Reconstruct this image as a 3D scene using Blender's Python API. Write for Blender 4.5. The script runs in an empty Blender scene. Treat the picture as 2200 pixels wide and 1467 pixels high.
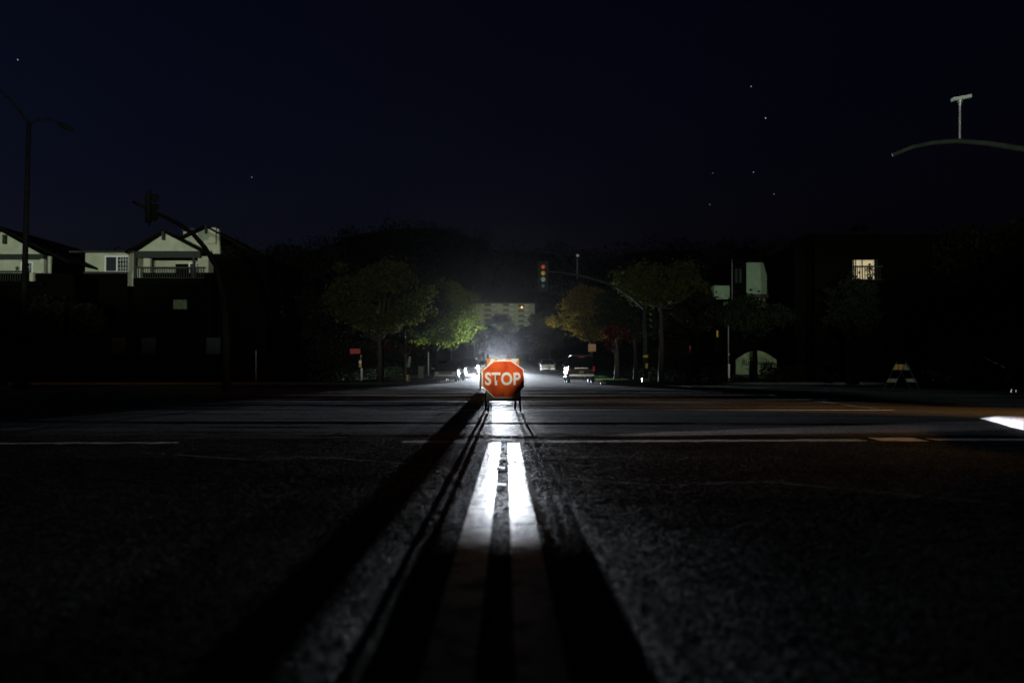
import bpy, math, random
import numpy as np
from mathutils import Vector, Matrix
random.seed(7); rng = np.random.default_rng(7)
PI = math.pi
S = bpy.context.scene
COL = S.collection
F = 2139.0; CH = 0.69; PITCH = math.atan(67.3/F)

def P(px, py, d):
    """world point seen at photo pixel (px,py) at ground distance d (Y)"""
    x = (px-1100)/F; y = (733.5-py)/F
    Y = math.cos(PITCH)-y*math.sin(PITCH); Z = math.sin(PITCH)+y*math.cos(PITCH)
    s = d/Y
    return Vector((x*s, d, CH+Z*s))

# ------------------------------------------------------------------ terrain
CTRL = [(-20,0),(9.2,0.0),(10.2,0.002),(10.5,-0.002),(10.95,0.009),(12.2,0.007),(14.0,0.010),(16.4,0.008),(18.2,0.004),
        (20.2,0.004),(20.7,0.002),(21.5,0.018),(22.3,0.012),(24.5,0.016),(26.3,0.006),(28.0,0.048),(29.6,0.040),
        (30.3,0.028),(31.3,0.045),(34.0,0.038),(34.9,0.050),(39.5,0.035),(45,0.024),(52,0.014),(60,0.004),(70,0.0)]
CY = np.array([c[0] for c in CTRL]); CZ = np.array([c[1] for c in CTRL])
def prof(y):
    y = np.asarray(y, float)
    acc = 0
    for o, w in ((-.22,.15),(-.1,.22),(0,.26),(.1,.22),(.22,.15)):
        acc = acc+w*np.interp(y+o, CY, CZ)
    t = np.clip(y-66, 0, None)
    rise = np.where(t < 74, 1.0*(t/74)**2, 1.0+(t-74)*0.021)
    rise = np.where(t > 214, 1.0+140*.021+(t-214)*0.01, rise)
    return acc+rise
LAT = rng.random((1024,1024))
def vnoise(x, y, s):
    x = x/s; y = y/s; xi = np.floor(x).astype(int); yi = np.floor(y).astype(int); fx = x-xi; fy = y-yi
    a = LAT[xi%1024,yi%1024]; b = LAT[(xi+1)%1024,yi%1024]; c = LAT[xi%1024,(yi+1)%1024]; d = LAT[(xi+1)%1024,(yi+1)%1024]
    return (a*(1-fx)+b*fx)*(1-fy)+(c*(1-fx)+d*fx)*fy-.5
def road_z(x, y):
    x = np.asarray(x, float); y = np.asarray(y, float)
    ys = y+0.055*x*np.exp(-((y-11)/5)**2)*0.55+0.25*np.sin(x*.31+1)*np.clip((y-14)/12, 0, 1)
    win = np.clip((y-9.2)/.6,0,1)*np.clip((14-y)/1.5,0,1)
    ys = ys+win*(.5*vnoise(x,x*0+3,1.9)+.12*vnoise(x,x*0+9,.45))
    z = prof(ys)
    z = z*(1-win*(1-np.clip(.62+1.3*vnoise(x,x*0+5,2.3)+.4*vnoise(x,y,.5),.12,1)))
    near = np.clip((y-9.5)/3,0,1)*np.clip((60-y)/20,0,1)
    z = z+near*(1+1.6*np.clip((y-17)/4,0,1))*(0.0016*np.sin(y*5.1+0.35*x)+0.0010*np.sin(y*11.3-0.22*x+1.2)*np.sin(x*.7+y*.3)+0.0022*np.sin(y*2.3+.5*np.sin(x*.2)))
    cr = np.clip((y-60)/10, 0, 1)
    z = z-cr*0.0025*np.minimum(np.abs(x), 6.5)**2*0.6
    return z
def GZ(x, y): return float(road_z(x, y))
def micro(x, y):
    x = np.asarray(x,float); y = np.asarray(y,float)
    k = np.clip((13-y)/3,0,1)*np.clip((9-np.abs(x))/2,0,1)*np.clip((y-2.2)/4.5,.22,1)
    return k*((.0044)*np.clip(vnoise(x,y,.0155),-.5,.25)+.0010*vnoise(x+3.3,y+1.7,.034)+.0014*vnoise(x,y,.9))

# ------------------------------------------------------------------ materials
def newmat(name):
    m = bpy.data.materials.new(name); m.use_nodes = True
    nt = m.node_tree; b = nt.nodes['Principled BSDF']
    return m, nt, b
def mat(name, col, rough=.6, metal=0, noise=0, nscale=8, bump=0, bscale=60, emit=None, es=0, coat=0, trans=0, spec=None, dirt=None):
    m, nt, b = newmat(name)
    b.inputs['Base Color'].default_value = (*col, 1); b.inputs['Roughness'].default_value = rough
    b.inputs['Metallic'].default_value = metal; b.inputs['Coat Weight'].default_value = coat
    if spec is not None: b.inputs['Specular IOR Level'].default_value = spec
    if trans: b.inputs['Transmission Weight'].default_value = trans
    tc = nt.nodes.new('ShaderNodeTexCoord')
    if noise:
        n = nt.nodes.new('ShaderNodeTexNoise'); n.inputs['Scale'].default_value = nscale; n.inputs['Detail'].default_value = 6
        nt.links.new(tc.outputs['Object'], n.inputs['Vector'])
        r = nt.nodes.new('ShaderNodeValToRGB')
        r.color_ramp.elements[0].position = .3; r.color_ramp.elements[1].position = .7
        lo = dirt or tuple(c*(1-noise) for c in col)
        r.color_ramp.elements[0].color = (*lo, 1)
        r.color_ramp.elements[1].color = (*[min(1, c*(1+noise*.3)) for c in col], 1)
        nt.links.new(n.outputs['Fac'], r.inputs['Fac']); nt.links.new(r.outputs['Color'], b.inputs['Base Color'])
    if bump:
        n = nt.nodes.new('ShaderNodeTexNoise'); n.inputs['Scale'].default_value = bscale; n.inputs['Detail'].default_value = 4
        nt.links.new(tc.outputs['Object'], n.inputs['Vector'])
        bp = nt.nodes.new('ShaderNodeBump'); bp.inputs['Strength'].default_value = bump; bp.inputs['Distance'].default_value = .02
        nt.links.new(n.outputs['Fac'], bp.inputs['Height']); nt.links.new(bp.outputs['Normal'], b.inputs['Normal'])
    if emit:
        b.inputs['Emission Color'].default_value = (*emit, 1); b.inputs['Emission Strength'].default_value = es
    return m

def asphalt_mat(name, base=(.011,.012,.0135), rough=.5, bs=.5, marks=False, paint=None, wear=.45):
    m, nt, b = newmat(name); L = nt.links; N = nt.nodes.new
    tc = N('ShaderNodeTexCoord')
    v = N('ShaderNodeTexVoronoi'); v.inputs['Scale'].default_value = 85; L.new(tc.outputs['Object'], v.inputs['Vector'])
    n1 = N('ShaderNodeTexNoise'); n1.inputs['Scale'].default_value = 22; n1.inputs['Detail'].default_value = 8; L.new(tc.outputs['Object'], n1.inputs['Vector'])
    n2 = N('ShaderNodeTexNoise'); n2.inputs['Scale'].default_value = .7; n2.inputs['Detail'].default_value = 7; L.new(tc.outputs['Object'], n2.inputs['Vector'])
    r = N('ShaderNodeValToRGB'); r.color_ramp.elements[0].position = .35; r.color_ramp.elements[1].position = .68
    if paint:
        r.color_ramp.elements[0].position = wear-.06; r.color_ramp.elements[1].position = wear+.06
        r.color_ramp.elements[0].color = (*base, 1); r.color_ramp.elements[1].color = (*paint, 1)
        n3 = N('ShaderNodeTexNoise'); n3.inputs['Scale'].default_value = 6; n3.inputs['Detail'].default_value = 9; n3.inputs['Roughness'].default_value = .7
        L.new(tc.outputs['Object'], n3.inputs['Vector']); L.new(n3.outputs['Fac'], r.inputs['Fac'])
    else:
        r.color_ramp.elements[0].color = (*[c*.55 for c in base], 1); r.color_ramp.elements[1].color = (*[c*1.35 for c in base], 1)
        L.new(n2.outputs['Fac'], r.inputs['Fac'])
    mx = N('ShaderNodeMix'); mx.data_type = 'RGBA'; mx.blend_type = 'MULTIPLY'; mx.inputs[0].default_value = .55
    r2 = N('ShaderNodeValToRGB'); r2.color_ramp.elements[0].color = (.45,.45,.45,1); r2.color_ramp.elements[1].color = (1.0,1,1,1)
    r2.color_ramp.elements[0].position = .3; r2.color_ramp.elements[1].position = .65
    L.new(n1.outputs['Fac'], r2.inputs['Fac']); L.new(r.outputs['Color'], mx.inputs[6]); L.new(r2.outputs['Color'], mx.inputs[7])
    if not paint:
        sep = N('ShaderNodeSeparateColor'); L.new(v.outputs['Color'], sep.inputs[0])
        ch = N('ShaderNodeMapRange'); ch.inputs[1].default_value = .80; ch.inputs[2].default_value = .98; L.new(sep.outputs[0], ch.inputs[0])
        m2 = N('ShaderNodeMix'); m2.data_type = 'RGBA'; L.new(ch.outputs[0], m2.inputs[0]); L.new(mx.outputs[2], m2.inputs[6]); m2.inputs[7].default_value = (.11,.105,.10,1)
        L.new(m2.outputs[2], b.inputs['Base Color'])
    else: L.new(mx.outputs[2], b.inputs['Base Color'])
    add = N('ShaderNodeMath'); add.operation = 'MULTIPLY_ADD'; add.inputs[1].default_value = -.8
    L.new(v.outputs['Distance'], add.inputs[0]); L.new(n1.outputs['Fac'], add.inputs[2])
    bp = N('ShaderNodeBump'); bp.inputs['Strength'].default_value = bs; bp.inputs['Distance'].default_value = .012
    L.new(add.outputs[0], bp.inputs['Height'])
    n4 = N('ShaderNodeTexNoise'); n4.inputs['Scale'].default_value = 2.2; n4.inputs['Detail'].default_value = 5; L.new(tc.outputs['Object'], n4.inputs['Vector'])
    bp2 = N('ShaderNodeBump'); bp2.inputs['Strength'].default_value = .25; bp2.inputs['Distance'].default_value = .02
    L.new(n4.outputs['Fac'], bp2.inputs['Height']); L.new(bp.outputs['Normal'], bp2.inputs['Normal']); L.new(bp2.outputs['Normal'], b.inputs['Normal'])
    b.inputs['Roughness'].default_value = rough
    b.inputs['Specular IOR Level'].default_value = .3
    if not paint:   # only part of the stones have polished faces
        d2 = N('ShaderNodeBsdfDiffuse'); L.new(b.inputs['Base Color'].links[0].from_socket, d2.inputs['Color']); L.new(bp2.outputs['Normal'], d2.inputs['Normal'])
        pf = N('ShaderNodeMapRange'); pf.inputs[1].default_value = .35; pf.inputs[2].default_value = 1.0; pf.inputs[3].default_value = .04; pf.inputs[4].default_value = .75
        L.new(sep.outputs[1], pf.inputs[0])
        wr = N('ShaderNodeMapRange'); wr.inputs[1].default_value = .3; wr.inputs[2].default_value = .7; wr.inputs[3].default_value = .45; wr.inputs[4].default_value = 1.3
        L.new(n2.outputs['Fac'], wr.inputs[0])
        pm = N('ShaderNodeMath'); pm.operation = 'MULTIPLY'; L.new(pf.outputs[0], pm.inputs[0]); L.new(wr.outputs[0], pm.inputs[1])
        # headlight brightness over the crossing, put into its colour and polish
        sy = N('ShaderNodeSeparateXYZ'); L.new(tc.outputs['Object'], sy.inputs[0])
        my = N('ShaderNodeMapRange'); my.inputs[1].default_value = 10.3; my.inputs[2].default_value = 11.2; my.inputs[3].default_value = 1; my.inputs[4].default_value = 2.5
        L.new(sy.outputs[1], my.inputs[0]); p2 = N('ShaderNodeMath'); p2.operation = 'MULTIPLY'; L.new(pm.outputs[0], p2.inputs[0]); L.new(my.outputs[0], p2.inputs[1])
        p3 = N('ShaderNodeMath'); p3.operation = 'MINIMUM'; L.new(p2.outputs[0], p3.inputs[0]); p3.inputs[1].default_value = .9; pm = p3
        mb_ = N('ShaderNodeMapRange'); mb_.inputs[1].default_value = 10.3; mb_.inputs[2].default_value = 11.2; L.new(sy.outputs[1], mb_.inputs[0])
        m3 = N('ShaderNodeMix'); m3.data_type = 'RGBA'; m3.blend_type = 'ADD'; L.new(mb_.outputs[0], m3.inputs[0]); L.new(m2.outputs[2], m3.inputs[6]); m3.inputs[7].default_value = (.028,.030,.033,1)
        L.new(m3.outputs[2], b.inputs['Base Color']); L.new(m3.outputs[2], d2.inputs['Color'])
        ms = N('ShaderNodeMixShader'); L.new(pm.outputs[0], ms.inputs[0]); L.new(d2.outputs[0], ms.inputs[1]); L.new(b.outputs[0], ms.inputs[2])
        L.new(ms.outputs[0], nt.nodes['Material Output'].inputs['Surface'])
    return m

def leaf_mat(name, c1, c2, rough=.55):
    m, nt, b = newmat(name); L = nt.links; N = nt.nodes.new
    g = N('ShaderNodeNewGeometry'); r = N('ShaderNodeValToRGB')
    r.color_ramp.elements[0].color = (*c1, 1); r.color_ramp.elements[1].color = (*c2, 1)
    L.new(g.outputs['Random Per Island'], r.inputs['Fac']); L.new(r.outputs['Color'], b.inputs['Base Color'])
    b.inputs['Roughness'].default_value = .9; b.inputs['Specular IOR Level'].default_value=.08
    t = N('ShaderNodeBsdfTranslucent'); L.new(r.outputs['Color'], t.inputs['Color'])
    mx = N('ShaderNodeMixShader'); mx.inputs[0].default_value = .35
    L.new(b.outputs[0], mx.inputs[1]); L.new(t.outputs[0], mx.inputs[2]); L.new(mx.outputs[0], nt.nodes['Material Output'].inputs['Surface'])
    return m

M = dict(
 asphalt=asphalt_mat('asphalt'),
 yellow_paint=asphalt_mat('yellow_paint', paint=(.52,.44,.24), wear=.45, rough=.42, bs=.3),
 white_paint=asphalt_mat('white_paint', paint=(.62,.62,.6), wear=.42, rough=.5, bs=.6),
 worn_paint=asphalt_mat('worn_paint', paint=(.10,.10,.095), wear=.54, rough=.85, bs=.6),
 concrete=mat('concrete', (.03,.03,.028), .95, spec=0, noise=.35, nscale=3, bump=.5, bscale=40),
 kerb=mat('kerb_concrete', (.06,.06,.056), .95, spec=0, noise=.35, nscale=2.5, bump=.5, bscale=30),
 white_kerb=mat('white_kerb', (.78,.75,.77), .6, noise=.25, nscale=9, bump=.7, bscale=25),
 crack=mat('crack_filler', (.01,.01,.01), .8),
 grass=leaf_mat('grass_blades', (.03,.07,.02), (.09,.16,.05)),
 soil=mat('soil', (.008,.012,.006), .98, spec=0, noise=.5, nscale=1.2, bump=.6, bscale=6),
 hillsoil=mat('hill_soil', (.02,.025,.015), .98, noise=.5, nscale=.03),
 red_sign=mat('red_sheeting', (.90,.135,.006), .6, noise=.28, nscale=5, dirt=(.62,.038,.004), spec=.15),
 white_sign=mat('white_sheeting', (.88,.86,.78), .45, noise=.12, nscale=9),
 orange_sign=mat('orange_sheeting', (.85,.30,.03), .45, noise=.15, nscale=9),
 dull_white=mat('dull_white_panel', (.22,.22,.15), .6, noise=.3, nscale=8),
 black_steel=mat('black_steel', (.02,.02,.022), .5, .4, noise=.3, nscale=12),
 galv=mat('galvanised_steel', (.14,.16,.15), .5, .35, noise=.35, nscale=5),
 dark_galv=mat('dark_pole_steel', (.004,.004,.004), .95, 0, spec=0, noise=.3, nscale=3),
 arm_steel=mat('weathered_arm_steel', (.012,.018,.014), .8, 0, spec=.1, noise=.4, nscale=3),
 signal_pale=mat('pale_camera_housing', (.20,.26,.22), .7),
 mid_steel=mat('dull_green_steel', (.02,.03,.025), .8, 0, spec=.1, noise=.5, nscale=2),
 dim_pane=mat('dim_green_pane', (.10,.17,.08), .6, noise=.5, nscale=3),
 black_body=mat('black_signal_housing', (.003,.003,.003), .9, spec=0),
 signal_body=mat('signal_housing', (.007,.013,.011), .8, spec=.05, noise=.4, nscale=6),
 back_body=mat('signal_backplate', (.022,.036,.032), .9, spec=.03, noise=.6, nscale=7),
 lens_red=mat('red_lens', (.75,.07,.02), .25, coat=.5, spec=.6),
 lens_amber=mat('amber_lens', (.60,.40,.08), .25, coat=.5, spec=.6),
 lens_green=mat('green_lens', (.34,.42,.34), .35, coat=.4),
 lens_dark=mat('arrow_lens', (.05,.08,.07), .2, coat=.6),
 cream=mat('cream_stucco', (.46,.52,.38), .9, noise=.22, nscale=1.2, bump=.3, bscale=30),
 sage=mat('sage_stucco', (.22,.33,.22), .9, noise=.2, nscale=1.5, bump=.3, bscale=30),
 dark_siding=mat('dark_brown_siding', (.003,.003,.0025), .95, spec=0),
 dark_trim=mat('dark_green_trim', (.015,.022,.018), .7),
 shingle=mat('roof_shingle', (.007,.007,.006), .95, spec=.05, noise=.5, nscale=6, bump=.6, bscale=15),
 white_trim=mat('white_window_frame', (.85,.9,.88), .5),
 glass=mat('window_glass', (.03,.04,.045), .12, spec=.7),
 curtain=mat('pale_curtain', (.25,.30,.28), .8, noise=.3, nscale=5),
 red_door=mat('red_door_paint', (.45,.02,.015), .5),
 bark=mat('bark', (.03,.025,.018), .9, noise=.5, nscale=6, bump=.8, bscale=12),
 pale_bark=mat('pale_bark', (.10,.09,.07), .9, noise=.4, nscale=8, bump=.7, bscale=14),
 leaf_olive=leaf_mat('olive_leaves', (.014,.022,.006), (.058,.062,.013)),
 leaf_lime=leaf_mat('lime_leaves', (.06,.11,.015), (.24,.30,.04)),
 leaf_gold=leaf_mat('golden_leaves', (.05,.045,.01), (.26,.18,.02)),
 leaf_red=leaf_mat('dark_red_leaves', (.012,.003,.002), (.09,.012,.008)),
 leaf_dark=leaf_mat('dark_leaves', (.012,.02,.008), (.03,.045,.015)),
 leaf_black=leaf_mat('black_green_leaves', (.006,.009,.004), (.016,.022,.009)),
 paint_black=mat('black_car_paint', (.006,.006,.008), .16, .2, coat=1),
 paint_silver=mat('silver_car_paint', (.30,.33,.31), .3, .5, coat=.6),
 paint_grey=mat('grey_car_paint', (.05,.06,.065), .22, .4, coat=1),
 car_glass=mat('car_glass', (.008,.009,.01), .06, spec=.9),
 tyre=mat('tyre_rubber', (.015,.015,.016), .85),
 rim=mat('alloy_rim', (.5,.5,.52), .25, .9),
 chrome=mat('chrome_trim', (.7,.7,.7), .15, 1),
 plastic=mat('black_plastic', (.015,.015,.016), .5),
 tail_red=mat('tail_lamp_lens', (.75,.02,.02), .15, coat=.6),
 head_clear=mat('clear_lamp_lens', (.5,.52,.52), .1, .3, coat=.6),
 head_lit=mat('lit_headlamp', (.9,.9,.9), .2, emit=(.9,.95,1), es=60),
 plate=mat('number_plate', (.62,.62,.45), .5),
 amber_plate=mat('amber_plate', (.65,.40,.12), .5, noise=.5, nscale=20),
 amber_sign=mat('orange_notice_sheeting', (.90,.50,.22), .5, noise=.25, nscale=25),
 yellow=mat('yellow_enamel', (.62,.40,.03), .5, noise=.3, nscale=9),
 teal=mat('teal_board', (.07,.16,.13), .6),
 cabinet=mat('grey_green_cabinet', (.14,.16,.12), .6, noise=.2, nscale=4),
 sleeve=mat('white_post_sleeve', (.75,.75,.75), .5),
 dark_red=mat('dark_red_board', (.30,.012,.012), .6),
 text_dark=mat('dark_green_lettering', (.002,.005,.003), .6),
 sign_stone=mat('pale_green_sign_face', (.24,.29,.16), .85, noise=.45, nscale=3, bump=.5, bscale=20),
 light_blocker=mat('blocker_black', (.015,.015,.016), .8),
 lit_room=mat('lit_room_wall', (.7,.6,.4), .8, emit=(1,.82,.48), es=.42),
 lit_lamp=mat('lit_orange_lamp', (.9,.5,.2), .8, emit=(1,.36,.10), es=5),
 concrete_far=mat('apartment_render', (.34,.36,.24), .9, noise=.2, nscale=.3),
 shade_far=mat('balcony_shade', (.05,.055,.04), .9),
 star=mat('star_light', (1,1,1), .5, emit=(.75,.88,1), es=1),
)

# ------------------------------------------------------------------ mesh builder
class MB:
    def __init__(s): s.v = []; s.f = []
    def add(s, vs, fs, mtx=None):
        o = len(s.v)
        for q in vs:
            q = Vector(q)
            s.v.append(tuple(mtx @ q if mtx is not None else q))
        for f in fs: s.f.append(tuple(i+o for i in f))
        return s
    def box(s, c, size, rz=0, mtx=None, taper=1, rx=0, ry=0):
        x, y, z = size[0]/2, size[1]/2, size[2]/2
        vs = [(-x,-y,-z),(x,-y,-z),(x,y,-z),(-x,y,-z),(-x*taper,-y*taper,z),(x*taper,-y*taper,z),(x*taper,y*taper,z),(-x*taper,y*taper,z)]
        fs = [(0,3,2,1),(4,5,6,7),(0,1,5,4),(1,2,6,5),(2,3,7,6),(3,0,4,7)]
        m = Matrix.Translation(c) @ Matrix.Rotation(rz,4,'Z') @ Matrix.Rotation(rx,4,'X') @ Matrix.Rotation(ry,4,'Y')
        if mtx is not None: m = mtx @ m
        return s.add(vs, fs, m)
    def tube(s, pts, r, n=8, cap=True):
        pts = [Vector(p) for p in pts]
        rs = r if isinstance(r, (list,tuple)) else [r]*len(pts)
        o = len(s.v); up = Vector((0,0,1)); prev = None
        for i, p in enumerate(pts):
            t = (pts[min(i+1,len(pts)-1)]-pts[max(i-1,0)]).normalized()
            a = prev if prev is not None else (Vector((1,0,0)) if abs(t.z) > .8 else up)
            u = (a-t*a.dot(t)).normalized(); prev = u; w = t.cross(u)
            for k in range(n):
                an = 2*PI*k/n; s.v.append(tuple(p+(u*math.cos(an)+w*math.sin(an))*rs[i]))
        for i in range(len(pts)-1):
            for k in range(n):
                a = o+i*n+k; b = o+i*n+(k+1)%n
                s.f.append((a,b,b+n,a+n))
        if cap:
            s.f.append(tuple(o+k for k in range(n))[::-1]); s.f.append(tuple(o+(len(pts)-1)*n+k for k in range(n)))
        return s
    def cyl(s, c, r, h, axis='Z', n=20, r2=None):
        d = {'X':Vector((h/2,0,0)),'Y':Vector((0,h/2,0)),'Z':Vector((0,0,h/2))}[axis]
        c = Vector(c); return s.tube([c-d,c+d], [r, r if r2 is None else r2], n)
    def sphere(s, c, r, n=12, m=8, sc=(1,1,1)):
        vs = [(0,0,r)]; fs = []
        for i in range(1,m):
            for k in range(n):
                a = PI*i/m; b = 2*PI*k/n
                vs.append((r*math.sin(a)*math.cos(b), r*math.sin(a)*math.sin(b), r*math.cos(a)))
        vs.append((0,0,-r)); L = len(vs)-1
        for k in range(n):
            fs.append((0,1+k,1+(k+1)%n)); fs.append((L,L-n+(k+1)%n,L-n+k))
        for i in range(m-2):
            for k in range(n):
                a = 1+i*n+k; b = 1+i*n+(k+1)%n; fs.append((a,a+n,b+n,b))
        return s.add([(x*sc[0]+c[0],y*sc[1]+c[1],z*sc[2]+c[2]) for x,y,z in vs], fs)
    def prism(s, out, y0, y1, plane='XZ', mtx=None):
        """outline polygon extruded; plane XZ -> along Y; XY -> along Z; YZ -> along X"""
        n = len(out)
        def g(p, t): return {'XZ':(p[0],t,p[1]),'XY':(p[0],p[1],t),'YZ':(t,p[0],p[1])}[plane]
        vs = [g(p,y0) for p in out]+[g(p,y1) for p in out]
        fs = [tuple(range(n)), tuple(range(2*n-1,n-1,-1))]+[(i,i+n,(i+1)%n+n,(i+1)%n) for i in range(n)]
        return s.add(vs, fs, mtx)
    def build(s, name, m, parent=None, smooth=False, fix=True, bevel=0, origin=None):
        me = bpy.data.meshes.new(name); me.from_pydata(s.v, [], s.f); me.update()
        if fix or bevel:
            import bmesh
            bm = bmesh.new(); bm.from_mesh(me)
            bmesh.ops.recalc_face_normals(bm, faces=bm.faces); bm.to_mesh(me); bm.free()
        me.materials.append(m)
        if smooth: me.shade_smooth()
        o = bpy.data.objects.new(name, me); COL.objects.link(o)
        if parent is not None: o.parent = parent
        if bevel:
            b = o.modifiers.new('bevel','BEVEL'); b.width = bevel; b.segments = 2; b.limit_method = 'ANGLE'
        return o

def tag(o, label=None, cat=None, group=None, kind=None):
    if label: o['label'] = label
    if cat: o['category'] = cat
    if group: o['group'] = group
    if kind: o['kind'] = kind
    return o
def thing(name, label, cat, loc=(0,0,0), rz=0, group=None):
    o = bpy.data.objects.new(name, None); COL.objects.link(o); o.location = loc; o.rotation_euler = (0,0,rz)
    o.empty_display_size = .2
    return tag(o, label, cat, group)
def dup(o, loc=None, rz=None, label=None, parent=None, group=None):
    c = o.copy(); COL.objects.link(c); c.parent = parent
    if loc is not None: c.location = loc
    if rz is not None: c.rotation_euler = (0,0,rz)
    if label: c['label'] = label
    if group: c['group'] = group
    for ch in [k for k in ORIG if k.parent == o]: dup(ch, parent=c)
    return c
ORIG = []

def sheet(name, m, xs, ys, dz, kind='structure'):
    X, Y = np.meshgrid(xs, ys); Z = road_z(X, Y)+dz+micro(X, Y)
    v = np.stack([X.ravel(),Y.ravel(),Z.ravel()],1)
    nx, ny = len(xs), len(ys)
    i = np.arange((ny-1)*(nx-1)); r = i//(nx-1); c = i%(nx-1); a = r*nx+c
    f = np.stack([a,a+1,a+nx+1,a+nx],1)
    me = bpy.data.meshes.new(name); n=len(f)
    me.vertices.add(len(v)); me.vertices.foreach_set('co',v.ravel())
    me.loops.add(4*n); me.loops.foreach_set('vertex_index',f.astype(np.int32).ravel())
    me.polygons.add(n); me.polygons.foreach_set('loop_start',np.arange(0,4*n,4,dtype=np.int32)); me.polygons.foreach_set('loop_total',np.full(n,4,dtype=np.int32))
    me.update(); me.shade_smooth()
    me.materials.append(m); o = bpy.data.objects.new(name, me); COL.objects.link(o)
    return tag(o, kind=kind)

# ------------------------------------------------------------------ ground
xs = np.unique(np.concatenate([np.arange(-60,-14,2),np.arange(-14,-6,.5),np.arange(-6,-1.7,.04),np.arange(-1.7,1.9,.0135),np.arange(1.9,6.6,.04),np.arange(6.6,14.1,.5),np.arange(16,61,2)]))
xs = np.unique(np.round(xs,3))
ys = np.unique(np.round(np.concatenate([np.arange(-30,1,1),np.arange(1,1.5,.1),np.arange(1.5,5.5,.0135),np.arange(5.5,8,.02),np.arange(8,13,.03),np.arange(13,50,.07),np.arange(50,75,.5),np.arange(76,420,4)]),3))
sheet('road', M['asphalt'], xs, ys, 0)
g = MB()
gx = np.concatenate([[-1500,-700,-300,-120],np.arange(-60,61,20),[120,300,700,1500]])
gy = np.concatenate([[-400,-100],np.arange(-30,420,15),[470,560,760]])
vs = []; fs = []
for y in gy:
    for x in gx:
        zz = float(prof(min(max(y,70),420))) if y > 70 else 0
        vs.append((x,y,zz-.2))
n = len(gx)
for j in range(len(gy)-1):
    for i in range(n-1):
        a = j*n+i; fs.append((a,a+1,a+n+1,a+n))
g.add(vs,fs); tag(g.build('ground', M['soil'], fix=False), kind='structure')

# markings follow the road surface
def marking(name, m, path, w, dz=.004, step=.1, jitter=0, kind='structure', fine=False):
    KK = [-1,-.8,-.6,-.4,-.2,0,.2,.4,.6,.8,1] if fine else [-1,-.33,.33,1]
    nk = len(KK)
    """strip along a list of (x,y); w = width"""
    pts = []
    for (a,b) in zip(path[:-1],path[1:]):
        a = Vector(a); b = Vector(b); k = max(1,int((b-a).length/step))
        for i in range(k): pts.append(a+(b-a)*i/k)
    pts.append(Vector(path[-1]))
    vs = []; fs = []
    for i,p in enumerate(pts):
        t = (pts[min(i+1,len(pts)-1)]-pts[max(i-1,0)]).normalized(); nrm = Vector((-t.y,t.x))
        ww = w/2*(1+random.uniform(-jitter,jitter)); off = nrm*random.uniform(-jitter,jitter)*w*.3
        for k in KK:
            q = p+nrm*k*ww+off; vs.append((q.x,q.y,GZ(q.x,q.y)+dz+(float(micro(q.x,q.y))*.55+.0006 if fine else 0)))
    for i in range(len(pts)-1):
        for k in range(nk-1):
            a = i*nk+k; fs.append((a,a+1,a+nk+1,a+nk))
    mb = MB(); mb.add(vs,fs)
    o = mb.build(name, m, fix=False, smooth=True)
    for p in o.data.polygons: pass
    # face up
    import bmesh
    bm = bmesh.new(); bm.from_mesh(o.data)
    for f in bm.faces:
        if f.normal.z < 0: f.normal_flip()
    bm.to_mesh(o.data); bm.free()
    return tag(o, kind=kind)
marking('centre_line', M['yellow_paint'], [(-.145,1.2),(-.17,9.85)], .125, jitter=.025, fine=True, step=.02, dz=.0016)
marking('centre_line', M['yellow_paint'], [(.075,1.2),(.015,9.85)], .12, jitter=.025, fine=True, step=.02, dz=.0016)
marking('crack', M['crack'], [(.145,2.6),(.16,3.2),(.135,3.9),(.15,4.6),(.12,5.3),(.105,6.2),(.11,7)], .03, .008, .05, .9)
marking('stop_line', M['worn_paint'], [(-1.1,9.97),(0.2,10.0),(3.6,10.25)], .30, jitter=.3, dz=.0015)
marking('stop_line', M['worn_paint'], [(-5.6,9.72),(-3.3,9.86)], .22, jitter=.5, dz=.0015)
marking('crack', M['crack'], [(-3.2,8.6),(-2.1,7.9),(-1.5,8.1),(-.5,7.3),(-.3,6.2)], .02, .006, .05, .9)
marking('crack', M['crack'], [(.2,6.6),(.9,6.1),(1.6,6.3),(2.6,5.2),(3.4,5.4)], .02, .006, .05, .9)
marking('stop_line', M['white_paint'], [(3.75,10.32),(4.22,10.28)], .50, jitter=.14)
marking('stop_line', M['white_paint'], [(4.33,10.30),(7.5,10.32)], .34, jitter=.12)
marking('crosswalk_line', M['white_paint'], [(-1.5,18.45),(7.0,18.3)], .30, jitter=.04)
marking('edge_line', M['worn_paint'], [(8.9,54),(8.1,36),(6.9,18.7)], .12, jitter=.1, step=.3)
marking('edge_line', M['worn_paint'], [(-10.2,54),(-8.6,30),(-7.2,15.6)], .12, jitter=.1, step=.3)
marking('edge_line', M['worn_paint'], [(-16,25),(-9,38)], .10, jitter=.1, step=.3)

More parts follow.
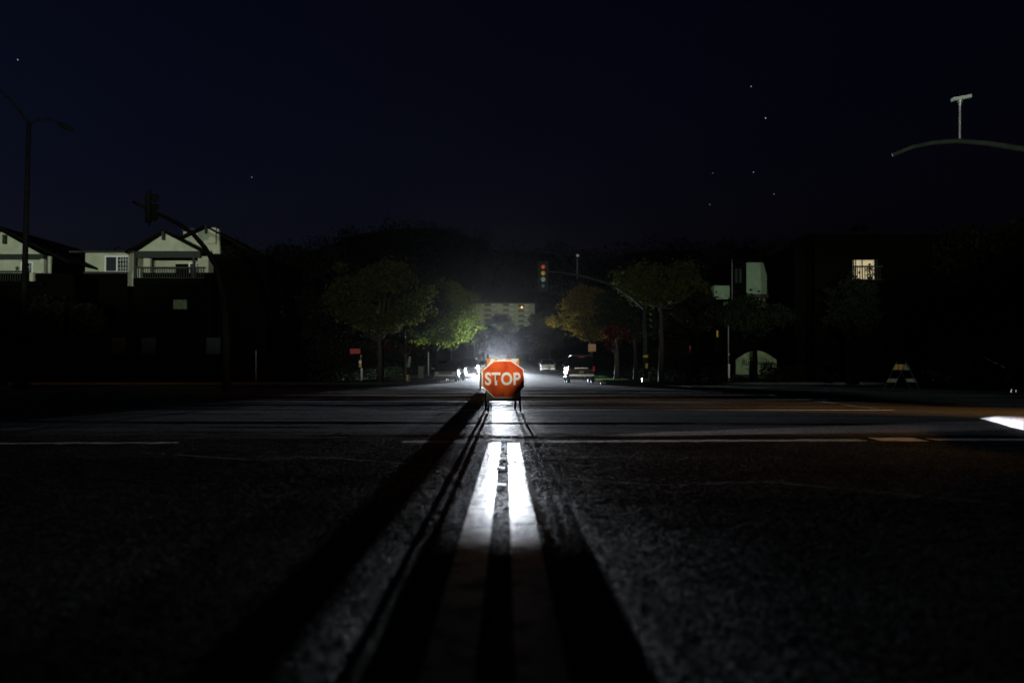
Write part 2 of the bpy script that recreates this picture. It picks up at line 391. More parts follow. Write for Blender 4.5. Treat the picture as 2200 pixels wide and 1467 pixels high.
# kerbs and pavements beyond the crossing
def kerb_and_walk(side):
    s = side
    path = []
    for k in range(9):   # corner radius
        a = PI/2*k/8
        path.append((s*(12.3-6*math.sin(a)+0), 57+6*(1-math.cos(a))))
    path = [(s*60,57)]+path
    for y in range(66,330,6): path.append((s*6.3,y))
    vs=[];fs=[]
    for i,(x,y) in enumerate(path):
        a = Vector(path[max(i-1,0)]); b = Vector(path[min(i+1,len(path)-1)]); t=(b-a).normalized(); nrm = Vector((-t.y,t.x))*(s if s>0 else -1)*-1
        if s<0: nrm = nrm
        out = nrm
        if out.x*s < 0 and abs(out.x) > .01: out = -out
        if abs(out.x) <= .01 and out.y < 0: out = -out
        z = GZ(max(-6.3,min(6.3,x)),max(y,60))
        if y<60: z = 0.0
        p = Vector((x,y))
        for (o,h) in ((0,-.1),(0.01,.15),(.15,.155),(.16,-.1)):
            q = p+out*o; vs.append((q.x,q.y,z+h))
    for i in range(len(path)-1):
        for k in range(3):
            a=i*4+k; fs.append((a,a+1,a+5,a+4))
    mb=MB(); mb.add(vs,fs); tag(mb.build('kerb',M['kerb']),kind='structure')
    # planting strip + walk sheet
    mb=MB(); vs=[];fs=[]
    for i,(x,y) in enumerate(path):
        z = (GZ(6.3,y) if y>60 else 0)+.145
        x2 = s*60
        yy = y+.16 if i<10 else y
        vs += [(x+s*.16 if i>0 else x,yy,z),(x2,yy,z)]
    for i in range(1,len(path)-1):
        a=i*2; fs.append((a,a+1,a+3,a+2))
    mb.add(vs,fs); tag(mb.build('verge',M['soil']),kind='structure')
    mb=MB(); vs=[];fs=[]
    for i in range(10,len(path)):
        y=path[i][1]; z=GZ(6.3,y)+.149
        vs += [(s*9.0,y,z),(s*10.8,y,z)]
    for i in range(len(path)-11):
        a=i*2; fs.append((a,a+1,a+3,a+2))
    mb.add(vs,fs); tag(mb.build('pavement',M['concrete']),kind='structure')
kerb_and_walk(1); kerb_and_walk(-1)

# grass strips (ground cover)
def grass(cx, cy, w, l, n):
    z0 = GZ(6.3,cy)+.14
    c = np.stack([rng.uniform(cx-w/2,cx+w/2,n), rng.uniform(cy-l/2,cy+l/2,n)],1)
    a = rng.uniform(0,2*PI,n); h = rng.uniform(.05,.13,n); ww=.012
    v = np.zeros((n,3,3)); dx=np.cos(a)*ww; dy=np.sin(a)*ww
    v[:,0]=np.stack([c[:,0]-dx,c[:,1]-dy,np.full(n,z0)],1); v[:,1]=np.stack([c[:,0]+dx,c[:,1]+dy,np.full(n,z0)],1)
    v[:,2]=np.stack([c[:,0]+rng.normal(0,.03,n),c[:,1]+rng.normal(0,.03,n),z0+h],1)
    me=bpy.data.meshes.new('grass'); me.from_pydata(v.reshape(-1,3).tolist(),[],np.arange(n*3).reshape(-1,3).tolist()); me.update()
    me.materials.append(M['grass']); o=bpy.data.objects.new('grass',me); COL.objects.link(o)
    tag(o,kind='stuff')
grass(7.6,80,2.1,14,16000); grass(-7.6,78,2.1,16,16000); grass(7.6,100,2.1,20,8000)

# ------------------------------------------------------------------ STOP barricade
D0=17.5; PM=F/D0
def sp(px,py):  # crop-4 pixel -> photo px -> sign-plane coords (x, z)
    X=980+px/6.67; Y=740+py/6.67
    q=P(X,Y,D0); return (q.x,q.z)
bar=thing('barricade','folding barricade with striped panels standing in the road, octagonal STOP sign fixed on its front','barricade',(-.175,18.1,GZ(-.175,18.1)))
oz=bar.location
def L(p): return (p[0]-oz.x, p[1]-oz.y, p[2]-oz.z)
zf=GZ(0,17.5)
def leg(foot,top,r=.018):
    a=Vector(foot); b=Vector(top); mb=MB()
    d=(b-a).normalized(); u=d.cross(Vector((1,0,0))).normalized()
    # L-angle iron
    w=.036; t=.005
    for (p,q) in (((0,0),(w,t)),((0,0),(t,w))):
        vs=[]
        for e in (a,b):
            for (i,j) in ((p[0],p[1]),(q[0],p[1]),(q[0],q[1]),(p[0],q[1])):
                vs.append(L(e+Vector((1,0,0))*(i-w/2)+u*(j-w/2)))
        mb.add(vs,[(0,1,2,3),(4,7,6,5),(0,4,5,1),(1,5,6,2),(2,6,7,3),(3,7,4,0)])
    return mb.build('leg',M['black_steel'],bar)
yf0,yr0=17.45,18.85; ht=.99
leg((-.417,yf0,GZ(0,yf0)),(-.425,18.0,ht-.03)); leg((.150,yf0,GZ(0,yf0)),(.10,18.0,ht-.03))
leg((-.495,yr0,GZ(0,yr0)),(-.445,18.05,ht-.03)); leg((.060,yr0,GZ(0,yr0)),(.085,18.05,ht-.03))
for x in (-.435,.095):
    MB().box(L((x,17.99,.96)),(.034,.05,.13)).build('handle',M['black_steel'],bar,bevel=.006)
MB().tube([L((-.44,18.02,.925)),L((.10,18.02,.925))],.01,8).build('hinge_bolt',M['galv'],bar)
# panels: plane leaning; y as function of z
def yp(z): return 17.93-(.95-z)*0.52
def panel(x0,x1,z0,z1,y_off=0,name='panel',m='white_sign',th=.012):
    mb=MB(); vs=[]
    for o in (0,th):
        for (x,z) in ((x0,z0),(x1,z0),(x1,z1),(x0,z1)): vs.append(L((x,yp(z)+y_off+o,z)))
    mb.add(vs,[(0,1,2,3),(7,6,5,4),(0,4,5,1),(1,5,6,2),(2,6,7,3),(3,7,4,0)])
    return mb.build(name,M[m],bar)
def stripe(poly,off,m,parent):
    mb=MB(); mb.add([L((x,yp(z)+off,z)) for x,z in poly],[tuple(range(len(poly)))]); return mb.build('stripe',M[m],parent,fix=False)
tp=panel(-.455,.128,.70,.945)
mp=panel(-.452,.125,.192,.47,m='dull_white')
MB().box(L((-.1635,yp(.58)+.03,.585)),(.57,.02,.23),rx=-.45).build('brace_panel',M['dull_white'],bar)
def ss(x0,x1,x2,x3): return [(x0,.702),(x1,.702),(x3,.943),(x2,.943)]
for (a,b,c,d) in ((-.454,-.454,-.454,-.375),(-.454,-.40,-.30,-.25),(-.25,-.16,-.10,0),(-.02,.126,.115,.127)):
    poly=[(a,.703),(b,.703),(d,.942),(c,.942)]
    if a==b: poly=[(a,.80),(d,.942),(c,.942)]
    stripe(poly,-.003,'orange_sign',tp)
stripe([(.085,.85),(.127,.85),(.127,.915)],-.004,'orange_sign',tp)
# wait-free octagon: own thing? it is bolted to the barricade -> part
octp=[(540,232),(785,228),(968,352),(978,520),(972,602),(820,765),(545,765),(372,600),(370,372)]
O=[sp(*q) for q in octp]
cx=sum(p[0] for p in O)/len(O); cz=sum(p[1] for p in O)/len(O)
def octo(scale,off,th,name,m,parent):
    pts=[(cx+(x-cx)*scale, cz+(z-cz)*scale) for x,z in O]; mb=MB(); n=len(pts)
    vs=[L((x,17.44+off,z)) for x,z in pts]+[L((x,17.44+off+th,z)) for x,z in pts]
    mb.add(vs,[tuple(range(n)),tuple(range(2*n-1,n-1,-1))]+[(i,(i+1)%n,(i+1)%n+n,i+n) for i in range(n)])
    return mb.build(name,M[m],parent)
face=octo(1,0,.004,'stop_sign','white_sign',bar); face['label']='red octagonal STOP sign with white border'
octo(.953,-.0035,.003,'red_field','red_sign',face)
def text_obj(s,name,m,parent,loc,w,h,off=0,rot=(PI/2,0,0),ext=.002,space=1):
    c=bpy.data.curves.new(name,'FONT'); c.body=s; c.size=1; c.offset=off; c.space_character=space; c.extrude=0.0; c.resolution_u=6
    t=bpy.data.objects.new(name,c); COL.objects.link(t); bpy.context.view_layer.update()
    me=bpy.data.meshes.new_from_object(t.evaluated_get(bpy.context.evaluated_depsgraph_get()))
    COL.objects.unlink(t); bpy.data.objects.remove(t)
    co=np.empty(len(me.vertices)*3); me.vertices.foreach_get('co',co); co=co.reshape(-1,3)
    mn=co.min(0); mx=co.max(0); co[:,0]=(co[:,0]-mn[0])/(mx[0]-mn[0])*w-w/2; co[:,1]=(co[:,1]-mn[1])/(mx[1]-mn[1])*h-h/2
    co[:,2]=0; me.vertices.foreach_set('co',co.ravel()); me.materials.clear(); me.materials.append(M[m]); me.update()
    o=bpy.data.objects.new(name,me); COL.objects.link(o); o.parent=parent; o.location=loc; o.rotation_euler=rot
    return o
a=sp(413,398); b=sp(922,583)
text_obj('STOP','lettering','white_sign',face,L(((a[0]+b[0])/2,17.44-.0065,(a[1]+b[1])/2)),b[0]-a[0],a[1]-b[1],off=.03,space=1.06)
# bolt
q=sp(675,705); MB().sphere(L((q[0],17.433,q[1])),.008,8,6).build('bolt',M['black_steel'],face)

# generic small barricades
def barricade(name,label,loc,rz,w=.6,h=1.0,spread=.5,grp=None,lo=(.28,.42),pm='white_sign',rail='galv'):
    t=thing(name,label,'barricade',loc,rz,grp)
    for sx in (-1,1):
        for sy in (-1,1):
            mb=MB(); mb.tube([(sx*w/2,sy*spread,0),(sx*w/2,sy*.03,h)],.017,6); mb.build('leg',M[rail],t)
    for sy in (-1,1):
        yy=lambda z: sy*(spread-(spread-.03)*z/h)
        for (z0,z1,m) in ((h-.24,h-.02,pm),(lo[0],lo[1],pm)):
            mb=MB(); vs=[]
            for o in (0,.012*sy):
                for (x,z) in ((-w/2,z0),(w/2,z0),(w/2,z1),(-w/2,z1)): vs.append((x,yy(z)+sy*.02+o,z))
            mb.add(vs,[(0,1,2,3),(7,6,5,4),(0,4,5,1),(1,5,6,2),(2,6,7,3),(3,7,4,0)])
            p=mb.build('panel',M[m],t)
            if z0>.5:
                for x0 in (-w/2+.02,-w/2+.28):
                    mb=MB(); mb.add([(x,yy(z)+sy*.035,z) for x,z in ((x0,z0+.004),(x0+.13,z0+.004),(x0+.24,z1-.004),(x0+.11,z1-.004))],[(0,1,2,3)])
                    mb.build('stripe',M['orange_sign'],p,fix=False)
    for sx in (-1,1): MB().box((sx*w/2,0,h+.04),(.03,.05,.1)).build('handle',M['black_steel'],t)
    return t
barricade('barricade','second striped barricade half hidden behind the STOP sign, left of it',(-.98,38,GZ(-1,38)),.12,w=.46,h=.92,spread=.22,lo=(.11,.66))
barricade('barricade','A-frame barricade seen edge-on at the far right of the junction',(15.25,39,GZ(15,39)),PI/2+.28,w=.55,h=1.0,spread=.62,pm='dull_white',rail='arm_steel')

# ------------------------------------------------------------------ signals
def signal_head(parent,loc,n=3,rz=0,bm_='signal_body',lenses=('lens_red','lens_amber','lens_green','lens_dark'),back=True,R=.15,name='signal_head',backcol='back_body'):
    """faces -Y when rz=0"""
    H=.36*n
    m0=Matrix.Translation(loc)@Matrix.Rotation(rz,4,'Z')
    body=MB().box((0,.1,0),(.34,.2,H),mtx=m0).build(name,M[bm_],parent,bevel=.015)
    if back: MB().box((0,.05,0),(.60,.012,H+.26),mtx=m0).build('backplate',M[backcol],body)
    for i in range(n):
        z=H/2-.18-.36*i
        mb=MB()
        vs=[];fs=[]
        K=14
        for j in range(K+1):
            a=-.25*PI+1.5*PI*j/K
            for (yy,rr) in ((0,R+.012),(-.26,R+.012),(-.26,R+.004),(0,R+.004)):
                l=yy*(1 if .1<j/K<.9 else .75)
                vs.append((rr*math.cos(a),l,z+rr*math.sin(a)))
        for j in range(K):
            for k in range(4):
                a=j*4+k; b=j*4+(k+1)%4; fs.append((a,b,b+4,a+4))
        mb.add(vs,fs,m0); mb.build('visor',M[bm_],body)
        mb=MB(); mb.sphere((0,0,0),1,16,10,(R,.05,R)); mb.v=[tuple(m0@(Vector(v)+Vector((0,-.005,z)))) for v in mb.v]
        mb.build('lens',M[lenses[i]],body,smooth=True)
    return body
# main signal over the far side of the junction
def base(x,y): return (x,y,GZ(max(-6.3,min(6.3,x)),y)+(.15 if y>60 or abs(x)>6.3 and y>57 else 0))
pb=P(1387,822,60); sig=thing('traffic_signal','unlit traffic signal with four lamps hanging from a curved mast arm over the road','traffic signal',(pb.x,60,.12))
def LS(t,p): return tuple(Vector(p)-Vector(t.location))
MB().tube([(0,0,0),(0,0,2.5),LS(sig,P(1384,655,60))],[.15,.13,.11],14).build('pole',M['mid_steel'],sig,smooth=True)
MB().box((0,0,.12),(.45,.45,.24)).build('base_plate',M['galv'],sig,bevel=.02)
arm=[P(1384,662,60),P(1352,634,59.5),P(1325,617,59),P(1290,604,58.4),P(1250,593,58),P(1210,586,57.5),P(1170,582,57)]
MB().tube([LS(sig,p) for p in arm],[.09,.085,.08,.075,.07,.065,.06],12).build('mast_arm',M['mid_steel'],sig,smooth=True)
signal_head(sig,LS(sig,P(1167,593.5,56.8)),4)
post=MB().tube([LS(sig,P(1240,598,57.9)),LS(sig,P(1240.5,556,57.9))],.035,8).build('detector_post',M['galv'],sig)
MB().sphere(LS(sig,P(1241,549,57.9)),.09,12,8).build('detector_camera',M['sleeve'],post)
h=signal_head(sig,LS(sig,P(1399,685,59.8)),3,rz=-.9,lenses=('lens_amber','lens_amber','lens_amber'),back=False,R=.13); h['label']='small side signal with amber lamps'
MB().tube([LS(sig,P(1387,768,59.8)),LS(sig,P(1387,763,59.8))],.165,14).build('yellow_band',M['yellow'],sig)
MB().box(LS(sig,P(1389,786,59.7)),(.16,.14,.3)).build('push_button',M['yellow'],sig,bevel=.02)

# near-right mast arm with a detector camera
bx=16.2; sr=thing('traffic_signal','near mast arm arching in from the right edge, a camera on a thin post','traffic signal',(bx,25,0))
pts=[P(1918,333,25),P(1960,316,25),P(2005,307,25),P(2055,303,25),P(2120,308,25),P(2200,320,25),P(2290,345,25),P(2370,385,25),P(2430,440,25),P(2478,520,25)]
MB().tube([LS(sr,p) for p in pts],[.05,.055,.06,.065,.07,.075,.08,.085,.09,.1],12).build('mast_arm',M['arm_steel'],sr,smooth=True)
MB().tube([(0,0,0),(0,0,3.2),LS(sr,P(2478,510,25))],[.17,.14,.11],14).build('pole',M['dark_galv'],sr,smooth=True)
post=MB().tube([LS(sr,P(2062,303,25)),LS(sr,P(2062.5,224,25))],.03,8).build('detector_post',M['galv'],sr)
MB().box(LS(sr,P(2065.5,211,25)),(.48,.16,.085),ry=-.19).build('detector_camera',M['signal_pale'],post,bevel=.01)
MB().tube([LS(sr,P(2062.5,228,25)),LS(sr,P(2063,215,25))],[.03,.07],8).build('bracket',M['galv'],post)


# left signal, seen from its side
sl=thing('traffic_signal','dark traffic signal silhouette on a sloping arm in front of the gabled house','traffic signal',(P(486,838,37).x,37,0))
pts=[P(286,434,37.6),P(312,447,37.4),P(345,462,37.2),P(385,482,37),P(415,503,37),P(440,532,37),P(466,575,37),P(480,640,37)]
MB().tube([LS(sl,p) for p in pts],[.05,.06,.07,.08,.085,.09,.1,.11],12).build('mast_arm',M['dark_galv'],sl,smooth=True)
MB().tube([(0,0,0),(0,0,2),LS(sl,P(481,630,37))],[.17,.14,.11],14).build('pole',M['dark_galv'],sl,smooth=True)
signal_head(sl,LS(sl,P(325,447,37.2)),3,rz=PI/2+.45,backcol='black_body',bm_='black_body')

# ------------------------------------------------------------------ street lamp
lb=P(46,838.6,39); sl2=thing('street_lamp','tall dark double-arm street lamp in front of the leftmost house','street lamp',(lb.x,39,0))
top=P(62,262,39)
MB().tube([(0,0,0),tuple((Vector(LS(sl2,top)))*.5),LS(sl2,top)],[.13,.11,.08],12).build('pole',M['dark_galv'],sl2,smooth=True)
MB().box((0,0,.15),(.5,.5,.3)).build('base_plate',M['dark_galv'],sl2)
for pts,e in (([P(62,266,39),P(45,243,39),P(22,214,39),P(0,195,39),P(-28,183,39),P(-55,180,39)],(-68,183)),([P(62,266,39),P(80,258,39),P(100,256,39),P(120,262,39),P(133,268,39)],(141,273))):
    a=MB().tube([LS(sl2,p) for p in pts],[.05,.045,.04,.038,.035,.035][:len(pts)],8).build('arm',M['dark_galv'],sl2,smooth=True)
    mb=MB(); mb.sphere((0,0,0),1,12,8,(.36,.15,.1)); c=Vector(LS(sl2,P(e[0],e[1],39)))
    mb.v=[tuple(Matrix.Rotation(.45 if e[0]>0 else -.2,4,'Y')@Vector(v)+c) for v in mb.v]
    mb.build('lamp_head',M['dark_galv'],a,smooth=True)
# far street lamps in the avenue
for (px,py,d,s,lab) in ((1050,722,190,1,'far street lamp arm over the left of the avenue below the apartment block'),(1137,724,190,-1,'far street lamp arm over the right of the avenue, partly behind a tree')):
    x0=P(px,py,d).x-s*2.4; z0=GZ(s*-6.3,d); t=thing('street_lamp',lab,'street lamp',(-s*7.2,d,z0+.1),group='far street lamps along the avenue')
    e=Vector(LS(t,P(px+s*8,py-1,d)))
    MB().tube([(0,0,0),(0,0,e.z-.6)],[.1,.07],8).build('pole',M['galv'],t)
    MB().tube([(0,0,e.z-.7),(e.x*.4,0,e.z-.05),(e.x*.8,0,e.z+.1),(e.x,0,e.z)],.05,8).build('arm',M['galv'],t)
    MB().sphere(tuple(e),.22,10,6,(1.6,.6,.4)).build('lamp_head',M['galv'],t)

# ------------------------------------------------------------------ posts, cabinets
def post(name,label,cat,px,d,parts,zoff=.12):
    b=P(px,800,d); t=thing(name,label,cat,(b.x,d,zoff))
    for (pn,m,r,y0,y1,dx) in parts:
        a=P(px+dx,y0,d); c=P(px+dx,y1,d)
        MB().tube([LS(t,a),LS(t,c)],r,10).build(pn,M[m],t)
    return t
t=post('push_button_post','pedestrian push-button post with a white sleeve, left kerb of the junction','post',775.5,62,[('post','galv',.05,819,763,0),('sleeve','sleeve',.065,816,791,1.5)])
MB().box(LS(t,P(774,778,61.9)),(.15,.05,.2)).build('notice',M['sleeve'],t)
MB().box(LS(t,P(774,785.5,61.9)),(.17,.10,.2)).build('push_button',M['yellow'],t,bevel=.03)
MB().sphere(LS(t,P(775.5,764,61.9)),.06,10,6).build('cap',M['yellow'],t)
MB().box(LS(t,P(763,754.5,61.9)),(.64,.03,.32)).build('sign_blade',M['dark_red'],t)
MB().tube([LS(t,P(775.5,764,62)),LS(t,P(775.5,748,62))],.03,8).build('upper_post',M['dark_galv'],t)
t=post('post','thin white post at the left grass strip beside the parked dark car','post',920.5,76,[('shaft','sleeve',.045,806,757,0)])
t=post('sign_post','bare steel sign post at the left verge among dark trees','post',550,60,[('shaft','galv',.04,822,752,0)])
cb=P(905,805,82); t=thing('utility_cabinet','grey-green utility cabinet on the left verge between tree trunks','cabinet',(cb.x,82,.2))
c=MB().box((0,0,.5),(.46,.5,.95)).build('body',M['cabinet'],t,bevel=.02); MB().box((0,0,1.0),(.52,.56,.05)).build('lid',M['cabinet'],t)
MB().box((0,-.255,.5),(.38,.02,.8)).build('door',M['cabinet'],t); MB().box((.14,-.27,.5),(.03,.02,.1)).build('handle',M['galv'],t)
cb=P(877,812,68); t=thing('marker_post','yellow marker box at the foot of a thin leaning trunk','marker',(cb.x,68,.12))
MB().box((0,0,.2),(.24,.22,.42)).build('box',M['yellow'],t,bevel=.02); MB().box((0,0,.42),(.26,.24,.03)).build('lid',M['yellow'],t)
cb=P(878,778,67); t=thing('sign_board','tilted teal sign board above the yellow marker box','sign',(cb.x,67,.12))
MB().tube([(0,0,0),LS(t,P(880,770,67))],.02,6).build('post',M['dark_galv'],t); MB().box(LS(t,P(879,777,66.9)),(.22,.02,.72),ry=.12,taper=.6).build('board',M['teal'],t)
# notice sign above the black SUV
cb=P(1272,820,64.5); t=thing('notice_sign','square pale orange notice sign on a post above the black car','sign',(7.5,88,GZ(6.3,88)+.14))
sx=P(1272,747,88)
t.location=(sx.x,88,GZ(6.3,88)+.14)
MB().tube([(0,0.03,0),(0,0.03,sx.z-t.location.z+.35)],.03,8).build('post',M['galv'],t)
MB().box((0,0,sx.z-t.location.z),(.68,.02,.66)).build('panel',M['amber_sign'],t,bevel=.01)
MB().box((0,-.013,sx.z-t.location.z),(.6,.004,.58)).build('border',M['amber_sign'],t)
# right pole with white lower sleeve
t=post('sign_post','slim pole with a bright white lower sleeve left of the entrance sign','post',1565,60,[('shaft','galv',.035,822,690,0),('sleeve','sleeve',.06,818,782,1.2)])
MB().box(LS(t,P(1566.5,761,59.9)),(.06,.06,.07)).build('reflector',M['orange_sign'],t)
t=post('wall_lamp_post','short yellowish lamp post by the dark houses on the right','post',1541.5,66,[('shaft','dark_galv',.04,822,726,0),('lamp_cover','yellow',.07,724,710,0)])
# street reflector block far right
q=P(2180,846,32.6); t=thing('reflector_block','small white and yellow reflector block low at the right edge','reflector',(q.x,32.6,GZ(10,32.6)))
MB().box((-.05,0,.06),(.14,.09,.1),taper=.7).build('white_half',M['sleeve'],t); MB().box((.08,0,.05),(.1,.09,.08),taper=.7).build('yellow_half',M['yellow'],t)
# raised lane markers between the lines
for i,(px,py,lab) in enumerate(((1075,985,'round raised lane marker nearest the stop line, between the double lines'),(1073,1005,'middle round lane marker between the double lines'),(1073,1040,'round raised lane marker between the double lines, nearest the camera'))):
    d=1476/(py-800.8); x=(px-1100)*d/F
    o=marking('lane_marker',M['white_paint'],[(x,d-.05),(x,d+.05)],.085,fine=True,step=.012,dz=.0045,kind='thing'); tag(o,lab,'lane marker','lane markers between the double lines')
# white kerb reflector block beside the SUV
q=P(1295.5,823,66); tag(MB().box((q.x,66.0,q.z),(.36,.3,.19)).build('kerb_block',M['white_kerb'],bevel=.03),'bright white concrete block on the kerb beside the black car','concrete block')

# traffic island at the right edge
isl=thing('traffic_island','pointed pale concrete kerb nose entering at the right edge','traffic island',(6.1,11.9,GZ(6,12)))
near=[(6.95,14.9,.004),(6.84,14.45,.045),(6.66,13.8,.085),(6.4,12.9,.115),(6.1,11.9,.13),(5.8,10.9,.135),(5.6,9.9,.135),(5.9,8.9,.135)]
vs=[];fs=[]
for (x,y,h_) in near:
    j1=random.uniform(-.008,.008); j2=random.uniform(-.005,.005)
    for (dx,hh) in ((0,-.02),(.025+j1,h_*.8),(.05+j1,h_+j2),(.20,h_+.004),(.24,h_-.02)):
        vs.append((x+dx-6.1,y+dx*.15-11.9,hh))
for a in range(len(near)-1):
    for k in range(4): q=a*5+k; fs.append((q,q+1,q+6,q+5))
mb=MB(); mb.add(vs,fs); mb.build('kerb_nose',M['white_kerb'],isl)
mb=MB(); n=len(near); mb.add([(x+.22-6.1,y+.03-11.9,h_-.012) for x,y,h_ in near]+[(13-6.1,y+.03-11.9,.12) for x,y,h_ in near],[(k,k+1,n+k+1,n+k) for k in range(n-1)])
mb.build('infill',M['soil'],isl)

# unseen shape beside the camera, added to shadow the STOP sign's lower corner
eb=thing('sign_shadow_blocker','unseen dark shape added beside the camera to shadow the STOP sign corner','light_blocker',(-.57,-.25,0))
bo=[(-.16,0),(-.16,.62),(-.135,.70),(-.10,.745),(-.06,.785),(.02,.81),(.13,.77),(.17,.66),(.17,0)]
MB().prism(bo,-.1,.1).build('body',M['light_blocker'],eb,bevel=.012)
MB().tube([(-.03,0,.78),(.0,0,.86),(.08,0,.86),(.1,0,.76)],.014,8).build('handle',M['light_blocker'],eb,smooth=True)

# ------------------------------------------------------------------ vehicles (front = +Y)
def wheel(parent,x,y,r,w=.24):
    t=MB().tube([(x-w/2,y,r),(x-w/2+.03,y,r),(x+w/2-.03,y,r),(x+w/2,y,r)],[r-.04,r,r,r-.04],24).build('wheel',M['tyre'],parent,smooth=False)
    s=1 if x>0 else -1
    mb=MB(); mb.cyl((x+s*(w/2),y,r),r*.62,.03,'X',20); mb.build('rim',M['rim'],t)
    mb=MB()
    for k in range(5):
        a=2*PI*k/5; mb.box((x+s*(w/2+.018),y+math.cos(a)*r*.33,r+math.sin(a)*r*.33),(.012,.05,r*.5),rx=PI/2-a+PI/2*0) if False else mb.tube([(x+s*(w/2+.02),y,r),(x+s*(w/2+.02),y+math.cos(a)*r*.58,r+math.sin(a)*r*.58)],.03,5)
    mb.build('spokes',M['chrome'],t)
def arches(ys,r,z0):
    pts=[]
    for yc in ys:
        k0=math.acos(min(1,max(-1,(z0-r*.85)/(r*1.18)))) if False else 0
        for k in range(9):
            a=PI-PI*k/8
            pts.append((yc+math.cos(a)*r*1.18, z0+math.sin(a)*(r*1.9-z0)))
    return pts
def vehicle(kind,label,paint,loc,rz,group=None,lit=False):
    D={'suv':dict(L=5.1,W=1.98,belt=1.18,roof=1.88,hood=1.12,r=.39,wb=1.47,gh=[(-2.50,1.18),(-2.28,1.84),(.35,1.84),(1.05,1.18)]),
       'pickup':dict(L=5.4,W=1.92,belt=1.12,roof=1.78,hood=1.10,r=.39,wb=1.62,gh=[(-.75,1.12),(-.55,1.75),(.60,1.75),(1.30,1.12)]),
       'sedan':dict(L=4.7,W=1.82,belt=.93,roof=1.45,hood=.88,r=.33,wb=1.35,gh=[(-1.9,.95),(-1.15,1.43),(.35,1.43),(1.25,.93)]),
       'hatch':dict(L=4.4,W=1.80,belt=1.02,roof=1.62,hood=.98,r=.34,wb=1.3,gh=[(-2.05,1.02),(-1.7,1.60),(.40,1.60),(1.25,1.0)])}[kind]
    t=thing({'suv':'parked_car','pickup':'pickup_truck','sedan':'parked_car','hatch':'parked_car'}[kind],label,'pickup' if kind=='pickup' else 'car',loc,rz,group)
    h=D['L']/2; W=D['W']/2; z0=.34; r=D['r']; b=D['belt']; hd=D['hood']
    bot=[(-h+.05,z0+.06)]+[p for p in arches((-D['wb'],D['wb']),r,z0)]+[(h-.08,z0)]
    if kind=='sedan': topl=[(h,.55),(h-.04,.72),(h-.35,.82),(1.3,hd+.03),(-1.9,b+.03),(-h+.12,b+.0),(-h,.82),(-h,.5)]
    elif kind=='pickup': topl=[(h,.55),(h-.02,.95),(h-.22,hd-.02),(1.35,b+.02),(-.8,b),(-.82,b-.0),(-h+.02,b-.0),(-h,.55)]
    else: topl=[(h,.55),(h-.03,.92),(h-.28,hd-.05),(1.1,b),(-h+.14,b),(-h+.02,b-.15),(-h,.55)]
    prof_=bot+topl
    mb=MB(); n=len(prof_)
    def wy(z,y):
        w=W*(1-.05*max(0,(z-.8))/.4-.03*max(0,(.6-z))/.3)
        return w-(.10*max(0,(abs(y)-(h-.45))/.45)**2)
    vs=[(-wy(z,y),y,z) for y,z in prof_]+[(wy(z,y),y,z) for y,z in prof_]
    mb.add(vs,[tuple(range(n)),tuple(range(2*n-1,n-1,-1))]+[(i,i+n,(i+1)%n+n,(i+1)%n) for i in range(n)])
    body=mb.build('body',M[paint],t,bevel=.03)
    # greenhouse
    G=D['gh']; mb=MB(); wi=W-.10; wt=W-.27
    vs=[(-wi,G[0][0],G[0][1]-.02),(wi,G[0][0],G[0][1]-.02),(wi,G[3][0],G[3][1]-.02),(-wi,G[3][0],G[3][1]-.02),(-wt,G[1][0],G[1][1]),(wt,G[1][0],G[1][1]),(wt,G[2][0],G[2][1]),(-wt,G[2][0],G[2][1])]
    mb.add(vs,[(0,3,2,1),(4,5,6,7),(0,1,5,4),(1,2,6,5),(2,3,7,6),(3,0,4,7)]); mb.build('windows',M['car_glass'],t,bevel=.03)
    mb=MB(); yc=(G[1][0]+G[2][0])/2; ln=G[2][0]-G[1][0]
    mb.box((0,yc,G[1][1]+.015),(2*wt+.06,ln+.12,.06),taper=.93)
    roof=mb.build('roof',M[paint],t,bevel=.02)
    for s in (-1,1):
        for (i,j,f) in ((0,1,0),(3,2,0)):
            MB().tube([(s*(wi+.005),G[i][0],G[i][1]-.02),(s*(wt+.005),G[j][0],G[j][1])],.045,6).build('pillar',M[paint],t)
        for f in ((.36,.66) if kind in('suv','hatch') else (.5,)):
            yb=G[0][0]+(G[3][0]-G[0][0])*f; yt=G[1][0]+(G[2][0]-G[1][0])*f
            MB().tube([(s*(wi+.002),yb,G[0][1]-.02),(s*(wt+.002),yt,G[1][1])],.04,6).build('pillar',M[paint],t)
    if kind=='suv':
        for s in (-1,1):
            MB().tube([(s*(wt-.04),G[1][0]+.15,1.88),(s*(wt-.04),G[1][0]+.25,1.95),(s*(wt-.04),G[2][0]-.25,1.95),(s*(wt-.04),G[2][0]-.1,1.88)],.022,6).build('roof_rail',M['chrome'],t)
        for y in (-1.6,-.4): MB().box((0,y,1.95),(2*wt-.08,.06,.03)).build('cross_bar',M['plastic'],t)
        MB().box((0,G[1][0]-.06,1.83),(.42,.05,.045)).build('brake_lamp',M['tail_red'],t)
        MB().box((0,-2.56,1.05),(.9,.02,.05)).build('chrome_strip',M['chrome'],t)
    if kind=='pickup':
        mb=MB()
        mb.box((0,-h+.0,.82),(1.6,.03,.52)); tg=mb.build('tailgate',M[paint],t,bevel=.01)
        MB().box((0,-h-.025,.98),(.2,.03,.06)).build('handle',M['plastic'],tg)
        for s in (-1,1): MB().box((s*(W-.08),-1.75,b+.02),(.1,1.75,.06)).build('bed_rail',M['plastic'],t)
    # lamps
    zt={'suv':1.0,'pickup':.92,'sedan':.78,'hatch':.95}[kind]; zh={'suv':.88,'pickup':.9,'sedan':.68,'hatch':.78}[kind]
